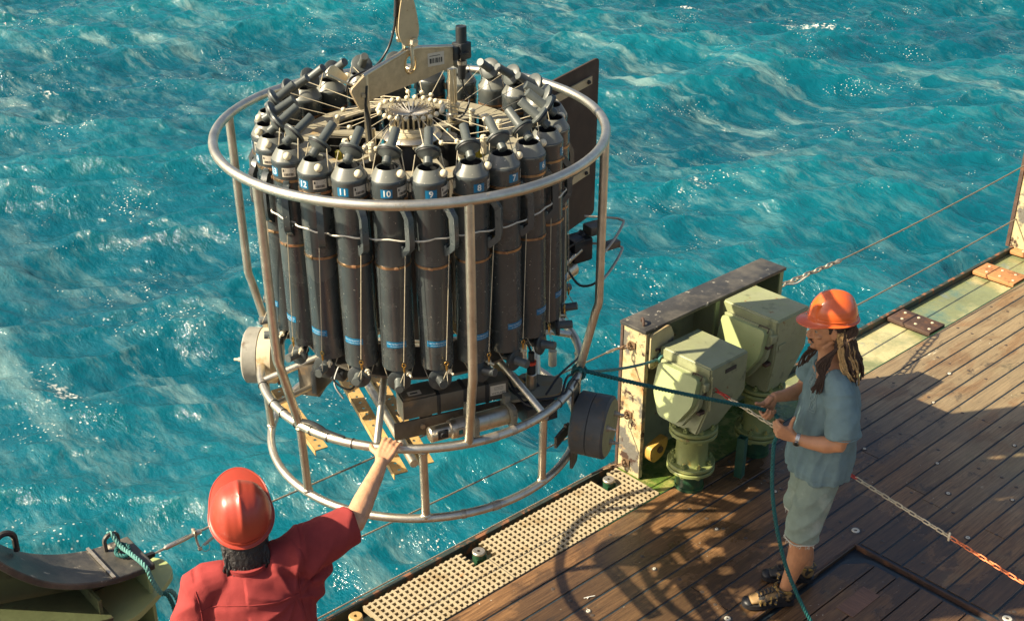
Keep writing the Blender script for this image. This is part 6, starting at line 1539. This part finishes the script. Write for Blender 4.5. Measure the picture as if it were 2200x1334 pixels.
loft(pc2, [(.05, 0, 1.56), (.0, 0, 1.50), (-.03, 0, 1.44), (-.038, 0, 1.385)], [(.080, .07), (.076, .052), (.070, .036), (.056, .022)], ref=(0, 1, 0), n=20)
for s_ in (-1, 1): loft(pc2, [hq(-.03, s_ * .072, .0), hq(-.045, s_ * .074, -.06), L3(-.01, s_ * .075, 1.42)], [.02, .018, .010])
solid('black_hair', pc2, .006, 2, M['hairb'], rman, .5, lambda co, no: .002 * vnoise(co * np.array([1, 1, .3]), 160))
rh2 = random.Random(6); paths = []
for i in range(46):
    y = rh2.uniform(-.075, .075); st = L3(-.035 + abs(y) * .3, y, 1.50); paths.append([st, st + V(-.022, y * .1, -.05), st + V(-.028 + rh2.uniform(-.008, .008), y * .2, -.090 + rh2.uniform(-.02, .02))])
strands('hair_lock', rman, paths, M['hairb'], .0085, .005, 3)
# shirt
ps = MB()
loft(ps, [(0, -.02, .84), (0, -.02, .95), (-.002, -.02, 1.08), (-.005, -.018, 1.20), (-.004, -.012, 1.31), (0, 0, 1.375), (.004, 0, 1.41)],
     [(.225, .170), (.218, .165), (.215, .160), (.218, .155), (.205, .135), (.150, .10), (.085, .075)], n=32, capf=.05)
loft(ps, [(0, .08, 1.375), (0, .145, 1.36), (0, .19, 1.325)], [(.062, .07), (.080, .084), (.086, .090)], ref=(0, 0, 1))
loft(ps, [sL + V(0, .0, -.01), (-.02, .222, 1.21), (-.03, .245, 1.10), (-.03, .25, 1.05)], [(.080, .086), (.080, .086), (.082, .090), (.085, .092)], n=24, capf=.05)
loft(ps, [L3(0, -.08, 1.37), sR.lerp(L3(0, -.08, 1.37), .4), sR], [(.070, .075), (.085, .088), (.095, .095)], n=24)
ce = sR.lerp(eR, .96)
loft(ps, [sR, sR.lerp(eR, .35), sR.lerp(eR, .7), ce], [(.096, .092), (.088, .084), (.082, .078), (.080, .076)], n=26, capf=.04)
loft(ps, [L3(0, -.17, 1.18), L3(.01, -.215, 1.26), sR.lerp(eR, .40) + V(0, 0, -.045), sR.lerp(eR, .78) + V(0, 0, -.035)], [(.055, .07), (.055, .06), (.05, .055), (.045, .05)], n=18)   # slack cloth under the raised sleeve
loft(ps, [(.005, 0, 1.385), (.008, 0, 1.425)], [(.090, .088), (.078, .076)], n=24, capf=.05)
def rs_d(co, no):
    x, y, z = co.T
    d = .014 * ridge(y * 15 + z * 4 + 1.4 * vnoise(co, 5, 1)) * np.clip((1.30 - z) / .28, 0, 1) * (np.abs(y) < .22)
    # pull lines radiating from the raised right shoulder
    q = np.arctan2(z - 1.30, -(y + .16)); dist = np.hypot(z - 1.30, y + .16)
    d += .022 * ridge(q * 4.5 + .6 * vnoise(co, 7)) * np.exp(-((dist - .15) / .13) ** 2) * (y < .02)
    # folds across the sleeves
    d += .016 * ridge((y * 22 + z * 14 + x * 10) + 1.3 * vnoise(co, 8, 6)) * (y < -.21)
    d += .012 * ridge(z * 18 + x * 22 + 1.3 * vnoise(co, 8, 6)) * (y > .20)
    d += .0032 * vnoise(co, 14, 3) + .0014 * vnoise(co, 44)
    return d - .003
rsh = solid('red_shirt', ps, .0060, 4, M['redshirt'], rman, .55, rs_d)
bt = bvh_of(rsh)
# seams: yoke, shoulder seams, sleeve cuff, collar
def seam(pts, d, r=.0022, n=24, parent=rsh, ma='redshirt', off=.001):
    P = smooth_path(pts, max(2, n // len(pts))); m_ = MB(); m_.tube([on_shirt(p, d, off) for p in P], r, 5); m_.obj('seam', M[ma], parent, 80)
seam([(0, .19, 1.30), (0, .10, 1.315), (0, 0, 1.318), (0, -.10, 1.312), (0, -.17, 1.30)], (1, 0, -.05))
seam([(0, .195, 1.36), (0, .185, 1.28), (0, .190, 1.16), (0, .20, 1.05)], (1, 0, -.3))
seam([(0, -.175, 1.38), (0, -.172, 1.28), (0, -.178, 1.18), (0, -.19, 1.00), (0, -.20, .88)], (1, .1, -.2), .0026)
m_ = MB(); m_.tube([L3(.006 + .078 * math.cos(t), .080 * math.sin(t), 1.432 + .008 * math.cos(t)) for t in [2 * PI * i / 30 for i in range(30)]], .006, sq=(.012, .020), closed=True, ref=(0, 0, 1)); m_.obj('collar', M['redshirt'], rsh, 80)
pz = MB(); loft(pz, [(0, 0, .98), (0, 0, .86)], [(.18, .135), (.185, .14)], n=20)
for s_ in (-1, 1): loft(pz, [(0, s_ * .095, .88), (0, s_ * .11, .50), (-.02, s_ * .115, .12)], [(.10, .105), (.085, .085), (.08, .085)], n=18, capf=.05)
solid('work_trousers', pz, .009, 2, M['trouser'], rman, .5, lambda co, no: .006 * vnoise(co, 12))
for s_ in (-1, 1):
    up_ = MB(); loft(up_, [(-.08, s_ * .122, .05), (.0, s_ * .125, .055), (.09, s_ * .13, .04), (.14, s_ * .132, .035)], [(.042, .045), (.042, .05), (.048, .035), (.04, .028)], n=16); solid('work_boot', up_, .009, 2, M['shoeblack'], rman)

# ================================================================== ROPES AND CHAIN HANDLED ON DECK
MX = Matrix.Translation((4.575, 2.830, .012)) @ Matrix.Rotation(math.atan2(.669, -.743), 4, 'Z')
def mw(x, y, z): return MX @ V(x, y, z)
tie = RM @ cylp(.765, 74, .395)
h1 = mw(.235, -.062, 1.125); h1b = mw(.212, -.064, 1.085); h2 = mw(.178, .110, 1.125)
path = sag(tie, mw(.262, -.020, 1.150), .01, 10) + [mw(.215, -.038, 1.125), mw(.178, -.052, 1.105), mw(.145, -.040, 1.085), mw(.142, .04, 1.085), mw(.160, .125, 1.118), mw(.188, .138, 1.06), mw(.196, .15, 1.02), mw(.192, .20, .81), mw(.157, .24, .60), mw(.094, .27, .38), mw(.017, .30, .20), mw(-.06, .335, .06), mw(-.10, .38, .006), mw(-.20, .50, .004), mw(-.30, .85, .004), mw(-.2, 1.3, .004)]
rp_ = root('tag_rope', tie, 'dark green rope from the steel ring through the hands of the dreadlocked person', 'rope')
m_ = MB(); m_.X = Matrix.Translation(-tie); rope_mesh(smooth_path(path, 4), .0108, .056, m_=m_, n=7); m_.obj('rope_strand', M['ropeg'], rp_)
m_ = MB(); m_.X = Matrix.Translation(-tie)
for dz in (-.010, .010): 
    m_.tube([RM @ (cylp(.765, 74 + dz * 120, .382) + (cylp(1, 74, 0) * math.cos(t) + V(0, 0, math.sin(t))) * .029) for t in [2 * PI * i / 16 for i in range(16)]], .0085, 7, closed=True)
m_.obj('rope_hitch', M['ropeg'], rp_)
pA = RM @ cylp(.775, 72, .40); pB = V(FX0 + .072, FY0 - .045, FZ - .205)
r2 = root('mooring_line', pA, 'faded green line tied between the steel ring and the rusty bulwark lug', 'rope')
m_ = MB(); m_.X = Matrix.Translation(-pA); rope_mesh(sag(pA, pB, .02), .0080, .045, m_=m_, n=6); m_.obj('rope_strand', M['ropel'], r2)
m_ = MB(); m_.X = Matrix.Translation(-pA)
rope_mesh(smooth_path([pB, pB + V(.03, 0, .035), pB + V(.055, -.01, .01), pB + V(.03, -.015, -.02), pB + V(-.005, -.01, .0), pB + V(.02, -.02, .03), pB + V(.05, -.02, -.005), pB + V(.06, -.03, -.05), pB + V(.085, -.05, -.075), pB + V(.06, -.05, -.06)], 5), .008, .04, m_=m_); m_.obj('rope_knot', M['ropel'], r2)
# plastic chain across the deck
cA_ = V(FX0 + .12, FY0 - .14, FZ - .215); cE = V(5.09, 1.80, .40)
def chain_pts():
    return sag(cA_, cE, .0, 30)
ch = root('barrier_chain', cA_, 'red, cream and orange chain running behind the dreadlocked person to the right edge', 'chain')
Xc = Matrix.Translation(-cA_); P = chain_pts(); tot = (cE - cA_).length; nl = int(tot / .040)
cc = [('chainred', 0, .18), ('chainwh', .18, .36), ('chainred', .36, .56), ('chainwh', .56, .81), ('chainor', .81, 1.0)]
for k in range(nl):
    t = (k + .5) / nl; nm = [c_[0] for c_ in cc if c_[1] <= t <= c_[2]][0]
    a_, b_ = cA_.lerp(cE, k / nl), cA_.lerp(cE, (k + 1) / nl)
    m_ = MB(); m_.X = Xc; links(a_, b_, 1, .0120, .0040, m_, start=k); m_.obj('chain_link', M[nm], ch, 60)
m_ = MB(); m_.X = Xc; q = cA_.lerp(cE, .815); m_.tube(arcpts(q, .016, 0, 2 * PI, 12, (.6, .3, .6), (0, 0, 1))[:-1], .006, 7, closed=True); m_.obj('joining_link', M['chainwh'], ch)
m_ = MB(); m_.X = Xc; rope_mesh(smooth_path([pB + V(.085, -.05, -.075), cA_ + V(-.01, .02, .0), cA_], 5), .006, .04, m_=m_); m_.obj('rope_lashing', M['ropel'], ch)
